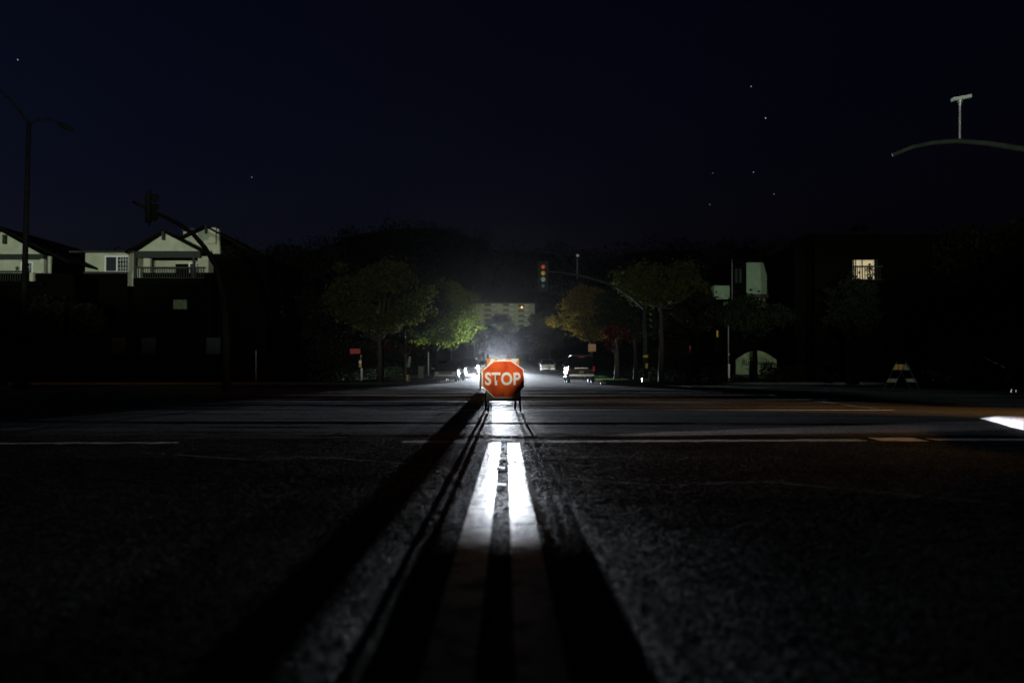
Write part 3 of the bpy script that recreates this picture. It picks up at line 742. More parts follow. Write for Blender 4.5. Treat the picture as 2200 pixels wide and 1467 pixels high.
    for s in (-1,1):
        MB().box((s*(W-.13),-h+.01,zt),(.14,.1,.36 if kind!='sedan' else .16)).build('tail_lamp',M['tail_red'],t,bevel=.015)
        MB().box((s*(W-.24),h-.06,zh),(.34,.12,.2)).build('headlamp',M['head_lit' if lit else 'head_clear'],t,bevel=.03)
        MB().box((s*(W+.10),G[3][0]-.25,b+.1),(.18,.1,.16)).build('wing_mirror',M[paint],t,bevel=.03)
        for (yy) in (-.35,.6):
            MB().box((s*(W*.985),yy,b-.18),(.05,.17,.035)).build('door_handle',M['chrome'],t)
        for yy in (-D['wb'],D['wb']): wheel(t,s*(W-.13),yy,r)
        MB().box((s*W*.985,0,.46),(.05,2*D['wb']-1.1,.06)).build('side_sill',M['plastic'],t)
    MB().box((0,-h-.03,.55),(2*W-.16,.16,.22)).build('rear_bumper',M['chrome' if kind!='sedan' else paint],t,bevel=.04)
    MB().box((0,h+.0,.5),(2*W-.12,.16,.22)).build('front_bumper',M['plastic' if kind!='sedan' else paint],t,bevel=.04)
    MB().box((0,h-.01,.78 if kind!='sedan' else .66),(.95,.06,.24)).build('grille',M['plastic'],t)
    MB().box((0,-h-.04 if kind!='suv' else -h-.03,.78 if kind!='sedan' else .7),(.32,.02,.16)).build('rear_plate',M['amber_plate' if kind=='suv' else 'plate'],t)
    MB().box((0,h+.09,.5),(.31,.015,.15)).build('front_plate',M['plate'],t)
    MB().box((0,0,.33),(2*W-.4,D['L']-.7,.14)).build('chassis',M['plastic'],t)
    return t
def vz(x,y): return GZ(x,y)
vehicle('suv','black SUV parked on the right kerb with chrome roof rails, under the orange notice sign','paint_black',(4.85,72.1,vz(4.9,70)),.0)
vehicle('pickup','pale silver pickup parked far down the right kerb, seen from behind','paint_silver',(4.55,128,vz(4.5,126)),0)
vehicle('sedan','dark sedan parked on the left kerb facing the camera, nearest of the left row','paint_grey',(-5.15,79.3,vz(-5,79)),PI)
vehicle('hatch','dark hatchback parked behind the dark sedan in the left row','paint_grey',(-4.95,87,vz(-5,87)),PI)
vehicle('suv','tall dark SUV parked farthest along the left row beside the headlight glare','paint_grey',(-4.75,112,vz(-5,112)),PI)
vehicle('pickup','oncoming pickup with blazing headlights, hidden behind the STOP sign','paint_grey',(-1.935,143,vz(-2,143)),PI,lit=True)
vehicle('sedan','dark sedan in the black area right of the A-frame barricade','paint_black',(23.2,50,vz(19,44)),-PI/2-.25)
vehicle('suv','dark SUV behind the camera with its headlights on','paint_black',(-1.9,-13.6,0),0,lit=True)

# ------------------------------------------------------------------ houses
def bx(parent,name,m,x0,x1,y0,y1,z0,z1,o=(0,0,0),bevel=0):
    return MB().box(((x0+x1)/2-o[0],(y0+y1)/2-o[1],(z0+z1)/2-o[2]),(abs(x1-x0),abs(y1-y0),abs(z1-z0))).build(name,M[m],parent)
def window(parent,x0,x1,z0,z1,y,o,cols=2,grid=None,pane='glass',fw=.07):
    """a frame with panes on plane y facing -Y"""
    mb=MB()
    def B(a,b,c,d,dep=.08,yy=None):
        mb.box(((a+b)/2-o[0],y-.04-o[1],(c+d)/2-o[2]),(b-a,dep,d-c))
    B(x0,x1,z1-fw,z1); B(x0,x1,z0,z0+fw); B(x0,x0+fw,z0+fw,z1-fw); B(x1-fw,x1,z0+fw,z1-fw)
    for k in range(1,cols): xc=x0+(x1-x0)*k/cols; B(xc-fw*.5,xc+fw*.5,z0+fw,z1-fw)
    fr=mb.build('window',M['white_trim'],parent)
    MB().box(((x0+x1)/2-o[0],y-.012-o[1],(z0+z1)/2-o[2]),(x1-x0-fw,.02,z1-z0-fw)).build('pane',M[pane],fr)
    if grid:
        gx0,gx1,nc,nr=grid; mb=MB()
        for k in range(1,nc): xc=gx0+(gx1-gx0)*k/nc; mb.box((xc-o[0],y-.035-o[1],(z0+z1)/2-o[2]),(.02,.02,z1-z0-2*fw))
        for k in range(1,nr): zc=z0+(z1-z0)*k/nr; mb.box(((gx0+gx1)/2-o[0],y-.036-o[1],zc-o[2]),(gx1-gx0,.02,.02))
        mb.build('glazing_bars',M['white_trim'],fr)
    return fr
def gable_roof(parent,name,m,xl,xa,xr,ze_l,za,ze_r,y0,y1,o,th=.16):
    mb=MB()
    for (xa_,za_,xb,zb) in ((xl,ze_l,xa,za),(xa,za,xr,ze_r)):
        vs=[]
        for yy in (y0,y1):
            vs+=[(xa_-o[0],yy-o[1],za_-o[2]),(xb-o[0],yy-o[1],zb-o[2]),(xb-o[0],yy-o[1],zb+th-o[2]),(xa_-o[0],yy-o[1],za_+th-o[2])]
        mb.add(vs,[(0,1,2,3),(7,6,5,4),(0,4,5,1),(1,5,6,2),(2,6,7,3),(3,7,4,0)])
    return mb.build(name,M[m],parent)
# House B
d=70
X=lambda px,dd=d: P(px,600,dd).x
Z=lambda py,dd=d: P(1100,py,dd).z
o=(X(300),72,0)
hb=thing('gabled_house','pale three-storey house with two stacked gables, left of centre behind the dark signal','house',o)
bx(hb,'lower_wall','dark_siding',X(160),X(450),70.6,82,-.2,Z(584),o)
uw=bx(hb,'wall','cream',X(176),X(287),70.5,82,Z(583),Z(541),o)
bx(hb,'belt_trim','dark_trim',X(174),X(272),70.3,70.5,Z(587),Z(582.5),o)
bx(hb,'pilaster','cream',X(272),X(287),70.2,70.5,Z(614),Z(583),o)
window(hb,X(219),X(272),Z(584),Z(548),70.5,o,2,(X(247),X(270),4,4),pane='glass',fw=.09)
MB().box((X(258)-o[0],70.53-70.04-o[1]+70-.0,Z(566)-o[2]),(.8,.01,.95)).build('curtain',M['curtain'],hb)
# porch
bx(hb,'recess_wall','cream',X(288),X(436),73.5,74,Z(590),Z(541),o)
bx(hb,'porch_beam','dark_trim',X(286),X(428),70.1,70.5,Z(553),Z(539),o)
bx(hb,'porch_ceiling','dark_siding',X(288),X(436),70.5,73.5,Z(548),Z(541),o)
bx(hb,'porch_post','dark_trim',X(286.5),X(291),70.0,70.3,Z(614),Z(541),o)
bx(hb,'porch_column','cream',X(290),X(299),70.35,70.7,Z(614),Z(575),o)
bx(hb,'porch_column','cream',X(294),X(309),71.2,71.6,Z(584),Z(545),o)
bx(hb,'porch_post','dark_trim',X(413),X(417),70.0,70.3,Z(600),Z(541),o)
bx(hb,'end_wall','cream',X(417),X(440),70.8,73.5,Z(583),Z(541),o)
window(hb,X(372),X(424),Z(584),Z(553),73.4,o,3,(X(395),X(424),4,3),fw=.09)
bx(hb,'door','dark_siding',X(342),X(370),73.35,73.48,Z(590),Z(556),o)
mb=MB(); mb.box(((X(287)+X(440))/2-o[0],69.95-o[1],Z(575)-o[2]),(X(440)-X(287),.09,.1))
mb.box(((X(287)+X(440))/2-o[0],69.95-o[1],Z(598)-o[2]),(X(440)-X(287),.08,.08))
k=X(292)
while k<X(440): mb.box((k-o[0],69.95-o[1],(Z(575)+Z(598))/2),(.04,.04,Z(575)-Z(598))); k+=.17
mb.build('railing',M['dark_trim'],hb)
bx(hb,'balcony','dark_siding',X(287),X(440),69.9,73.5,Z(614),Z(598),o)
# gables
def gwall(parent,name,pts,y0,y1,m,o):
    mb=MB(); mb.prism([(x-o[0],z-o[2]) for x,z in pts],y0-o[1],y1-o[1]); return mb.build(name,M[m],parent)
gwall(hb,'front_gable',[(X(290),Z(539)),(X(425),Z(539)),(X(349),Z(500))],70.4,70.6,'cream',o)
gable_roof(hb,'front_gable_roof','shingle',X(270),X(349),X(440),Z(545),Z(499),Z(545),69.8,76,o)
gwall(hb,'rear_gable',[(X(300),Z(532)),(X(440),Z(532)),(X(436),Z(476)),(X(412),Z(474)),(X(345),Z(505))],73.6,73.9,'cream',o)
r_=gable_roof(hb,'roof','shingle',X(262),X(411),X(530),Z(541),Z(474),Z(540),73.0,84,o)
bx(hb,'dormer_wall','cream',X(347),X(375),74.5,77,Z(500),Z(473),o); bx(hb,'dormer_trim','dark_trim',X(346),X(376),74.3,74.5,Z(478),Z(471),o)
bx(hb,'end_parapet','cream',X(414),X(433),73.2,73.5,Z(510),Z(475),o)
for px,py,yy in ((351,507,69.9),(413,480,73.1)):
    MB().box((X(px)-o[0],yy-o[1],Z(py)-o[2]),(.16,.3,.6)).build('bracket',M['dark_trim'],hb)
# left wing roof (hip)
mb=MB(); vs=[(X(150),69.9,Z(541)),(X(290),69.9,Z(541)),(X(290),78,Z(508)),(X(205),78,Z(508)),(X(150),86,Z(541)),(X(300),86,Z(541))]
mb.add([(a-o[0],b-o[1],c-o[2]) for a,b,c in vs],[(0,1,2,3),(0,3,4),(3,2,5,4),(0,4,5,1)]); mb.build('wing_roof',M['shingle'],hb)
bx(hb,'gutter','dark_trim',X(150),X(290),69.8,69.95,Z(543.5),Z(539.5),o)
bx(hb,'window','dim_pane',X(368),X(397),70.45,70.56,Z(663),Z(643),o)
for (a,b,c,e) in ((235,265,760,725),(300,330,760,725),(440,470,760,725),(180,205,700,670)):
    window(hb,X(a),X(b),Z(c),Z(e),70.55,o,2) if False else MB().box(((X(a)+X(b))/2-o[0],70.57-o[1],(Z(c)+Z(e))/2),(X(b)-X(a),.1,Z(e)-Z(c))).build('window',M['glass'],hb)
# side wing right, receding
mb=MB(); gw=[(X(440),Z(540)),(X(600),Z(560))]
bx(hb,'side_wing','dark_siding',X(440),X(560),72,84,-.2,Z(545),o)
# House A
o=(X(20),68,0); d2=66
XA=lambda px: P(px,600,d2).x; ZA=lambda py: P(1100,py,d2).z
ha=thing('gabled_house','leftmost pale gabled house with a star on its wall, cut by the left edge','house',o)
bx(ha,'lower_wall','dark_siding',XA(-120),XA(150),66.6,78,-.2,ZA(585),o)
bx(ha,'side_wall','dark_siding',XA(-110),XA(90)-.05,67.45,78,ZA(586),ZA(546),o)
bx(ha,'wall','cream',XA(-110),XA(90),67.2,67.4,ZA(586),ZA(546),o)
gwall(ha,'gable_wall',[(XA(-92),ZA(546)),(XA(84),ZA(546)),(XA(-4),ZA(497))],66.3,66.5,'cream',o)
gable_roof(ha,'roof','shingle',XA(-110),XA(-4),XA(150),ZA(548),ZA(491),ZA(566),65.7,78,o)
bx(ha,'porch_beam','dark_trim',XA(-100),XA(92),66.0,66.5,ZA(556),ZA(546),o)
bx(ha,'porch_column','cream',XA(84),XA(92),66.1,66.5,ZA(586),ZA(556),o)
bx(ha,'pilaster','cream',XA(60),XA(68),66.2,66.5,ZA(615),ZA(585),o)
window(ha,XA(26),XA(52),ZA(590),ZA(559),67.2,o,2,(XA(26),XA(52),4,3))
mb=MB(); mb.box(((XA(-110)+XA(60))/2-o[0],66.05-o[1],ZA(583)-o[2]),(XA(60)-XA(-110),.08,.08))
k=XA(-108)
while k<XA(60): mb.box((k-o[0],66.05-o[1],(ZA(583)+ZA(604))/2),(.04,.04,ZA(583)-ZA(604))); k+=.16
mb.build('railing',M['dark_trim'],ha)
bx(ha,'balcony','dark_siding',XA(-110),XA(92),66.0,67.2,ZA(616),ZA(604),o)
pts=[]
for k in range(10):
    a=PI/2+PI*k/5; r=.2 if k%2==0 else .085; pts.append((XA(18)-o[0]+r*math.cos(a),ZA(573)-o[2]+r*math.sin(a)))
MB().prism(pts,67.14-o[1],67.19-o[1]).build('star_ornament',M['dark_trim'],ha)
MB().box((XA(10)-o[0],65.9-o[1],ZA(515)-o[2]),(.16,.3,.6)).build('bracket',M['dark_trim'],ha)

# House C (right, sage walls)
d3=78; XC=lambda px,dd=d3: P(px,600,dd).x; ZC=lambda py,dd=d3: P(1100,py,dd).z
o=(XC(1610),80,0)
hc=thing('sage_house','dark house with a pale green upper wall behind the entrance sign on the right','house',o)
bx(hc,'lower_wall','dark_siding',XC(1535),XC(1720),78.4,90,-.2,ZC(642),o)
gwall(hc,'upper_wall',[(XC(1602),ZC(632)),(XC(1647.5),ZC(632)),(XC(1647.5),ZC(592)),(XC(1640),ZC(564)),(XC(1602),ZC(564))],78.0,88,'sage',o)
bx(hc,'belt_trim','dark_trim',XC(1600),XC(1650),77.8,78.1,ZC(641),ZC(632),o)
bx(hc,'mid_wall','sage',XC(1537),XC(1571),78.6,84,ZC(642),ZC(612),o)
MB().box((0,0,0),(1,1,1))
bx(hc,'bay','dark_siding',XC(1572),XC(1601),77.6,84,ZC(640),ZC(560),o)
for a,b in ((1576,1582.5),(1585,1591)):
    w_=window(hc,XC(a),XC(b),ZC(609),ZC(578),77.6,o,1,fw=.05); w_.data.materials[0]=M['mid_steel']
mb=MB(); vs=[(XC(1565),77.2,ZC(565)),(XC(1652),77.2,ZC(562)),(XC(1640),84,ZC(530)),(XC(1590),84,ZC(530)),(XC(1565),90,ZC(565)),(XC(1652),90,ZC(562))]
mb.add([(a-o[0],b-o[1],c-o[2]) for a,b,c in vs],[(0,1,2,3),(0,3,4),(1,5,2),(3,2,5,4),(0,4,5,1)]); mb.build('roof',M['shingle'],hc)
bx(hc,'downpipe','galv',XC(1568),XC(1569.4),77.3,77.4,ZC(680),ZC(560),o)
bx(hc,'lower_panel','sage',XC(1604),XC(1646),78.2,78.39,ZC(664),ZC(641),o)
bx(hc,'lower_panel','sage',XC(1556),XC(1565),78.2,78.39,ZC(664),ZC(648),o)
# House D (right, lit balcony window)
d4=60; XD=lambda px: P(px,600,d4).x; ZD=lambda py: P(1100,py,d4).z
o=(XD(1860),64,0)
hd_=thing('dark_house','black silhouetted house on the right with one warm lit balcony window','house',o)
mb=MB()
for (a,b,c,e) in ((1755,1838,900,505),(1889,2010,900,505),(1838,1889,556,505),(1838,1889,900,604)):
    mb.box(((XD(a)+XD(b))/2-o[0],60.55-o[1],(max(-.2,ZD(c))+ZD(e))/2),(XD(b)-XD(a),.24,ZD(e)-max(-.2,ZD(c))))
mb.box(((XD(1755)+XD(2010))/2-o[0],67.8-o[1],(ZD(505)-.2)/2),(XD(2010)-XD(1755),6,ZD(505)+.2))
mb.build('wall',M['dark_siding'],hd_)
MB().box((XD(1863.5)*1.06-o[0],63.6-o[1],(ZD(612)+ZD(550))/2+.3),(3.2,.04,ZD(550)-ZD(612)+1.2)).build('lit_room',M['lit_room'],hd_)
mb=MB()
for px,w in ((1838.5,.05),(1843,.05),(1857,.05),(1884,.04),(1889,.06)): mb.box((XD(px)-o[0],60.35-o[1],(ZD(612)+ZD(556))/2),(w,.06,ZD(556)-ZD(612)))
mb.build('window_frame',M['dark_trim'],hd_)
mb=MB(); mb.box((XD(1861)-o[0],59.6-o[1],ZD(574)),(1.75,.07,.09)); mb.box((XD(1861)-o[0],59.6-o[1],ZD(603)),(1.75,.07,.09))
k=XD(1832)
while k<XD(1890): mb.box((k-o[0],59.6-o[1],(ZD(574)+ZD(603))/2),(.045,.03,ZD(574)-ZD(603))); k+=.15
mb.build('railing',M['dark_trim'],hd_)
bx(hd_,'balcony','dark_siding',XD(1820),XD(1905),59.5,60.4,ZD(612),ZD(603),o)
# potted plant on the balcony, dark against the room
pp=thing('potted_plant','dark potted plant silhouetted against the lit balcony window','plant',(XD(1870),60.05,ZD(603)))
MB().cyl((0,0,.13),.12,.26,'Z',12,.16).build('pot',M['dark_trim'],pp)
vs=[];fs=[]
for k in range(90):
    a=random.uniform(0,2*PI); rr=random.uniform(0,.28); z=.3+random.uniform(0,.85)*(1-rr*1.6); s=random.uniform(.04,.08); b=len(vs)
    c=Vector((rr*math.cos(a),rr*math.sin(a),z)); u=Vector((random.uniform(-1,1),random.uniform(-1,1),random.uniform(-1,1))).normalized()*s; w=u.cross(Vector((random.uniform(-1,1),1,random.uniform(-1,1)))).normalized()*s*.7
    vs+=[c-u,c-w,c+u,c+w]; fs.append((b,b+1,b+2,b+3))
MB().add(vs,fs).build('leaves',M['leaf_black'],pp,fix=False); 
MB().tube([(0,0,.2),(0,0,1.0)],.02,6).build('stem',M['bark'],pp)
bx(hd_,'roof','shingle',XD(1745),XD(2020),59.8,71,ZD(505),ZD(498),o)
bx(hd_,'chimney','dark_siding',XD(1880),XD(1906),63,64.5,ZD(500),ZD(468),o)
# low building with red doors
o=(XC(1450,88),90,0)
le=thing('low_building','low dark building with dim red doors behind the right-hand trees','building',o)
bx(le,'wall','dark_siding',XC(1385,88),XC(1545,88),88.6,98,0,4.2,o)
mb=MB(); mb.prism([(XC(1380,88)-o[0],4.2),(XC(1550,88)-o[0],4.2),(XC(1465,88)-o[0],6.2)],88.2-o[1],98.4-o[1]); mb.build('roof',M['shingle'],le)
for a,b,y0,y1 in ((1402,1416,768,750),(1438,1444,768,750),(1483,1500,771,742)):
    dd=MB().box(((XC(a,88)+XC(b,88))/2-o[0],88.55-o[1],(ZC(y0,88)+ZC(y1,88))/2),(XC(b,88)-XC(a,88),.08,ZC(y1,88)-ZC(y0,88))).build('door',M['red_door'],le)
    MB().box((XC(b,88)-.12-o[0],88.48-o[1],(ZC(y0,88)+ZC(y1,88))/2),(.04,.06,.14)).build('handle',M['galv'],dd)
MB().box((XC(1530,88)-o[0],88.55-o[1],ZC(757,88)),(.7,.06,.9)).build('window',M['curtain'],le)

# entrance sign
d5=60; c=P(1624,800,d5)
es=thing('entrance_sign','low pale entrance sign with a curved top reading Ridgeway, shaded by a tree','sign',(c.x,d5,.12))
w=2.46; base_z=P(1624,803,d5).z-.12
pts=[(-w/2,base_z-.1),(w/2,base_z-.1),(w/2,base_z+.85)]
for k in range(1,12):
    t_=k/12; pts.append((w/2-w*t_, base_z+.85+.62*math.sin(PI*t_)**.8 if False else base_z+.85+.55*math.sin(PI*t_)))
pts.append((-w/2,base_z+.85))
slab=MB().prism(pts,-.12,.12).build('slab',M['sign_stone'],es,bevel=.02)
text_obj('Ridgeway','lettering','text_dark',slab,(-.05,-.128,base_z+.62),1.6,.46,off=.03)
text_obj('HOMES','small_lettering','text_dark',slab,(-.52,-.125,base_z+.28),.36,.06,off=.01) if False else MB().box((-.52,-.124,base_z+.29),(.36,.004,.05)).build('small_lettering',M['text_dark'],slab)
mb=MB(); arcp=[(math.cos(a)*.2-.30,-.128,base_z+.80+math.sin(a)*.15) for a in [PI*k/10 for k in range(11)]]
mb.tube(arcp,.022,6); mb.build('arch_emblem',M['text_dark'],slab)
MB().box((0,0,base_z-.16),(w+.3,.5,.25)).build('plinth',M['concrete'],es)

def shrub(label,x,y,w,h,n=900):
    bl=[(x+random.uniform(-w,w)*.4,y+random.uniform(-.3,.3),h*random.uniform(.3,.7),w*.28,w*.28,h*.28) for k in range(9)]
    o=leaf_cloud('shrub',bl,n,.07,M['leaf_black']); tag(o,label,'shrub')
# apartment block on the hill
D6=520; XE=lambda px: P(px,700,D6).x; ZE=lambda py: P(1100,py,D6).z
o=(XE(1088),530,20)
ap=thing('apartment_block','distant five-storey apartment block on the hill at the end of the avenue','building',o)
bx(ap,'wall','concrete_far',XE(1006),XE(1149),522,545,ZE(740),ZE(652),o)
bx(ap,'roof','shade_far',XE(1004),XE(1151),520,546,ZE(652),ZE(650),o)
cols=[(1041,1067),(1080.5,1105.5),(1113,1138)]
for (a,b) in cols:
    for f in range(6):
        yt=652.5+11.1*f+(1.4 if a>1100 else 0)
        rec=bx(ap,'balcony','shade_far',XE(a),XE(b),520.9,522.2,ZE(yt+9.5),ZE(yt),o)
        bx(rec,'parapet','concrete_far',XE(a),XE(b),520.3,520.7,ZE(yt+9.6),ZE(yt+5),o)
        bx(rec,'pane_band','white_trim',XE(b-12),XE(b-.8),520.5,520.9,ZE(yt+1.9),ZE(yt+.6),o)
        bx(rec,'window','curtain',XE(b-11),XE(b-1.5),520.5,520.9,ZE(yt+4.5),ZE(yt+1.9),o)
MB().sphere((XE(1121)-o[0],520.0-o[1],ZE(660)-o[2]),.42,10,6,(.9,.5,1)).build('lit_lamp',M['lit_lamp'],ap)

# ------------------------------------------------------------------ trees
def leaf_cloud(name,blobs,n,size,m,parent=None,flat=.8):
    """blobs: (cx,cy,cz,rx,ry,rz); leaves near blob shells"""
    B=np.array(blobs); vol=(B[:,3]*B[:,4]*B[:,5])**.75; k=rng.choice(len(B),n,p=vol/vol.sum())
    u=rng.normal(size=(n,3)); u/=np.linalg.norm(u,axis=1)[:,None]
    r=1-np.abs(rng.normal(0,.3,n))+(rng.random(n)<.22)*rng.uniform(0,.7,n); r=r[:,None]
    c=B[k,:3]+u*r*B[k,3:6]
    a=rng.normal(size=(n,3)); a/=np.linalg.norm(a,axis=1)[:,None]
    b=np.cross(a,rng.normal(size=(n,3))); b/=np.linalg.norm(b,axis=1)[:,None]
    s=rng.uniform(.6,1.3,n)[:,None]*size
    v=np.stack([c-a*s,c-b*s*.55,c+a*s,c+b*s*.55],1).reshape(-1,3)
    me=bpy.data.meshes.new(name)
    me.vertices.add(len(v)); me.vertices.foreach_set('co',v.ravel())
    me.loops.add(4*n); me.loops.foreach_set('vertex_index',np.arange(4*n,dtype=np.int32))
    me.polygons.add(n); me.polygons.foreach_set('loop_start',np.arange(0,4*n,4,dtype=np.int32)); me.polygons.foreach_set('loop_total',np.full(n,4,dtype=np.int32))
    me.update(); me.validate(); me.materials.append(m)
    o=bpy.data.objects.new(name,me); COL.objects.link(o)
    if parent is not None: o.parent=parent
    return o
def tree(name,label,x,y,h,cw,trunk_h,n=9000,leaf=.13,m='leaf_olive',z=None,bark='bark',tr=.16,lean=0,group=None,blobs=44,low=0.0):
    z=GZ(6.3,y)+.12 if z is None else z
    if m=='leaf_black': bark='dark_siding'
    t=thing(name,label,'tree',(x,y,z),0,group)
    rx=cw/2; cz=(h+trunk_h)/2; rz_=(h-trunk_h)/2
    bl=[]
    tips=[]
    for i in range(blobs):
        a=random.uniform(0,2*PI); e=random.uniform(-1,1); rr=math.sqrt(max(0,1-e*e))*random.uniform(.4,.95)
        s=random.uniform(.12,.34)
        if random.random()<.25: rr*=1.3; s*=.6; e*=1.15
        c=(lean+rx*rr*math.cos(a),rx*rr*math.sin(a),cz+rz_*e*.72)
        bl.append((*c,rx*s,rx*s,rx*s*.72)); tips.append(c)
    leaf_cloud('crown',bl,n,leaf,M[m],t)
    mb=MB(); fork=trunk_h*.95
    mb.tube([(0,0,0),(.05*h*.1,0,fork*.5),(lean*.3,0,fork),(lean*.7,.1,cz)],[tr*1.25,tr,tr*.8,tr*.4],9)
    for c in tips[:10]:
        st=Vector((lean*.3,0,fork*random.uniform(.9,1.1)+.2)); e=Vector(c); mid=(st+e)/2+Vector((0,0,-.3))
        mb.tube([st,mid,e],[tr*.4,tr*.28,tr*.1],6)
    mb.build('trunk',M[bark],t,smooth=True)
    return t
def xt(px,d): return (px-1100)*d/F
def ht(py,d): return (800.8-py)*d/F+CH
tree('street_tree','broad dim olive tree left of the avenue, its top lit faintly',xt(815,66),66,ht(545,66),7.0,ht(725,66)-.2,13000,.11,'leaf_olive',bark='bark')
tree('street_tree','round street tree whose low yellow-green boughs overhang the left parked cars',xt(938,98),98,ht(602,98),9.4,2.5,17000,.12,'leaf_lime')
tree('street_tree','street tree behind the lime one on the left, fading into the glare',xt(968,128),128,ht(625,128),8.0,2.6,10000,.14,'leaf_olive')
tree('street_tree','dark street tree between the two lit trees on the left',xt(872,82),82,ht(590,82),8.5,3.4,9000,.12,'leaf_dark')
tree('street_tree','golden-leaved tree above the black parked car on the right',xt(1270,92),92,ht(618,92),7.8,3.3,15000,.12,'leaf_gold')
tree('street_tree','olive-green tree farthest along the right side of the avenue',xt(1185,150),150,ht(668,150),8.5,3.0,12000,.15,'leaf_olive')
tree('street_tree','tall dark olive tree behind the curved mast arm on the right',xt(1420,64),64,ht(560,64),6.2,ht(660,64),11000,.11,'leaf_olive')
tree('street_tree','dark tree filling the gap right of the golden tree',xt(1365,84),84,ht(600,84),9.0,3.2,8000,.13,'leaf_dark')
tree('maple_tree','small dark red-leaved tree right of the notice sign with a stout pale trunk',xt(1325,76),76,ht(700,76),2.6,2.2,2600,.07,'leaf_red',bark='pale_bark',tr=.19,blobs=12)
tree('maple_tree','small red-leaved tree with a thin pale trunk on the left verge',xt(872,69),69,ht(725,69),1.3,1.9,420,.06,'leaf_red',bark='pale_bark',tr=.05,blobs=6)
tree('maple_tree','sparse red-leaved sapling left of the pale thin trunk',xt(822,72),72,ht(728,72),2.4,1.9,700,.05,'leaf_red',bark='bark',tr=.07,blobs=10)
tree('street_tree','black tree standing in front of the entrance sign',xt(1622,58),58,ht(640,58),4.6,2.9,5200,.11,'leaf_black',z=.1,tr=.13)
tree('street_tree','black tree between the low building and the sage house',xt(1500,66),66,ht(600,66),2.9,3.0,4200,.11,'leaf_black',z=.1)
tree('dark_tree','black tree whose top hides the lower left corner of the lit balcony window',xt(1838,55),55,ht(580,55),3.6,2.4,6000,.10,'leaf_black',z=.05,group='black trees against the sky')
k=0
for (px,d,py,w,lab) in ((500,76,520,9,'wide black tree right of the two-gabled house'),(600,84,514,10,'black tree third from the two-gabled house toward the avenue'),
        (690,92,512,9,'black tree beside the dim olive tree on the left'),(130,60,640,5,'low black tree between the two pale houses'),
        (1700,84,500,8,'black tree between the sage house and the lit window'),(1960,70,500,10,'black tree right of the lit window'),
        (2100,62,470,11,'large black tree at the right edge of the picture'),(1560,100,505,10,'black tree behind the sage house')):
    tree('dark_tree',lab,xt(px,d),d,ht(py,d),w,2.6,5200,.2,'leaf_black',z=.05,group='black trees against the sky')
# far black trees along the avenue
for (px,d,py,w,lab) in ((1090,330,705,12,'dark round tree closing the avenue under the apartment block'),(1135,300,700,11,'dark tree closing the avenue, right of the apartment block foot'),(1040,290,690,10,'dark tree at the far left of the avenue end'),
        (1072,430,664,16,'pointed dark tree in front of the apartment block facade')):
    zz=float(prof(d)); tree('far_tree',lab,xt(px,d),d,ht(py,d)-zz,w,2.0,5000,.3,'leaf_dark',z=zz,group='dark trees at the end of the avenue')

shrub('loose black shrub covering the right end of the entrance sign',xt(1660,58.8),58.8,1.1,1.5,500)
shrub('low black shrub at the foot of the entrance sign, left of its tree',xt(1598,58.8),58.8,1.3,.55,500)
# hedges at house feet
def hedge(label,x0,x1,y,h,m='leaf_black'):
    bl=[(x,y,h*.5,.9,.6,h*.55) for x in np.arange(x0,x1,1.0)]
    o=leaf_cloud('hedge',bl,int((x1-x0)*420),.07,M[m]); tag(o,label,'hedge')
def hedge_row(label,x,y0,y1,h):
    bl=[(x+random.uniform(-.6,.6),y,GZ(6.3,y)+h*random.uniform(.35,.5),1.1,1.3,h*random.uniform(.4,.6)) for y in np.arange(y0,y1,1.6)]
    o=leaf_cloud('hedge',bl,int((y1-y0)*330),.10,M['leaf_black']); tag(o,label,'hedge')
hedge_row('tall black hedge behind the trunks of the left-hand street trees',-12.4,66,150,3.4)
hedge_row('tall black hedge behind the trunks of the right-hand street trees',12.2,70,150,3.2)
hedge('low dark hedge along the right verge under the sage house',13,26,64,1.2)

# hills with distant wood
def hill_z(x,y):
    return 0
hv=[];hf=[]
nx,ny=90,14
sky=[(-200,530),(0,540),(160,545),(440,530),(600,525),(725,492),(745,474),(800,466),(860,456),(950,458),(1035,484),(1060,505),(1150,508),(1220,520),(1300,528),(1345,512),(1420,505),(1600,503),(1750,500),(1900,490),(2200,480),(2400,475)]
sx_=[s[0] for s in sky]; sy_=[s[1] for s in sky]
for j in range(ny):
    t=j/(ny-1); y=380+t*420
    for i in range(nx):
        px=-300+i*2900/(nx-1); x=(px-1100)*800/F*(.55+.45*t)
        hz=ht(np.interp(px,sx_,sy_),800)-8
        z=hz*(t**1.25)*.97+float(prof(380))*(1-t)
        if 990<px<1160 and t<.6: z=min(z,18)
        hv.append((x,y,z-.5))
for j in range(ny-1):
    for i in range(nx-1):
        a=j*nx+i; hf.append((a,a+1,a+nx+1,a+nx))
hb_=len(hv)
tag(MB().add(hv,hf).build('hills',M['hillsoil'],fix=False,smooth=True),kind='structure')
bl=[]
for j in range(3,ny):
    for i in range(nx-1):
        for rep in range(2):
            a=random.random(); p=Vector(hv[j*nx+i]).lerp(Vector(hv[j*nx+i+1]),a); p.y+=random.uniform(-14,14)
            if 505<p.y<560 and -34<p.x<20: continue
            if p.y<=505 and -30<p.x<18 : continue
            s=random.uniform(4,8.5); bl.append((p.x,p.y,p.z+s*.5,s,s,s*random.uniform(.7,1.2)))
o=leaf_cloud('distant_wood',bl,90000,1.0,M['leaf_black']); tag(o,'dark wooded hillside along the skyline','wood',kind='stuff')

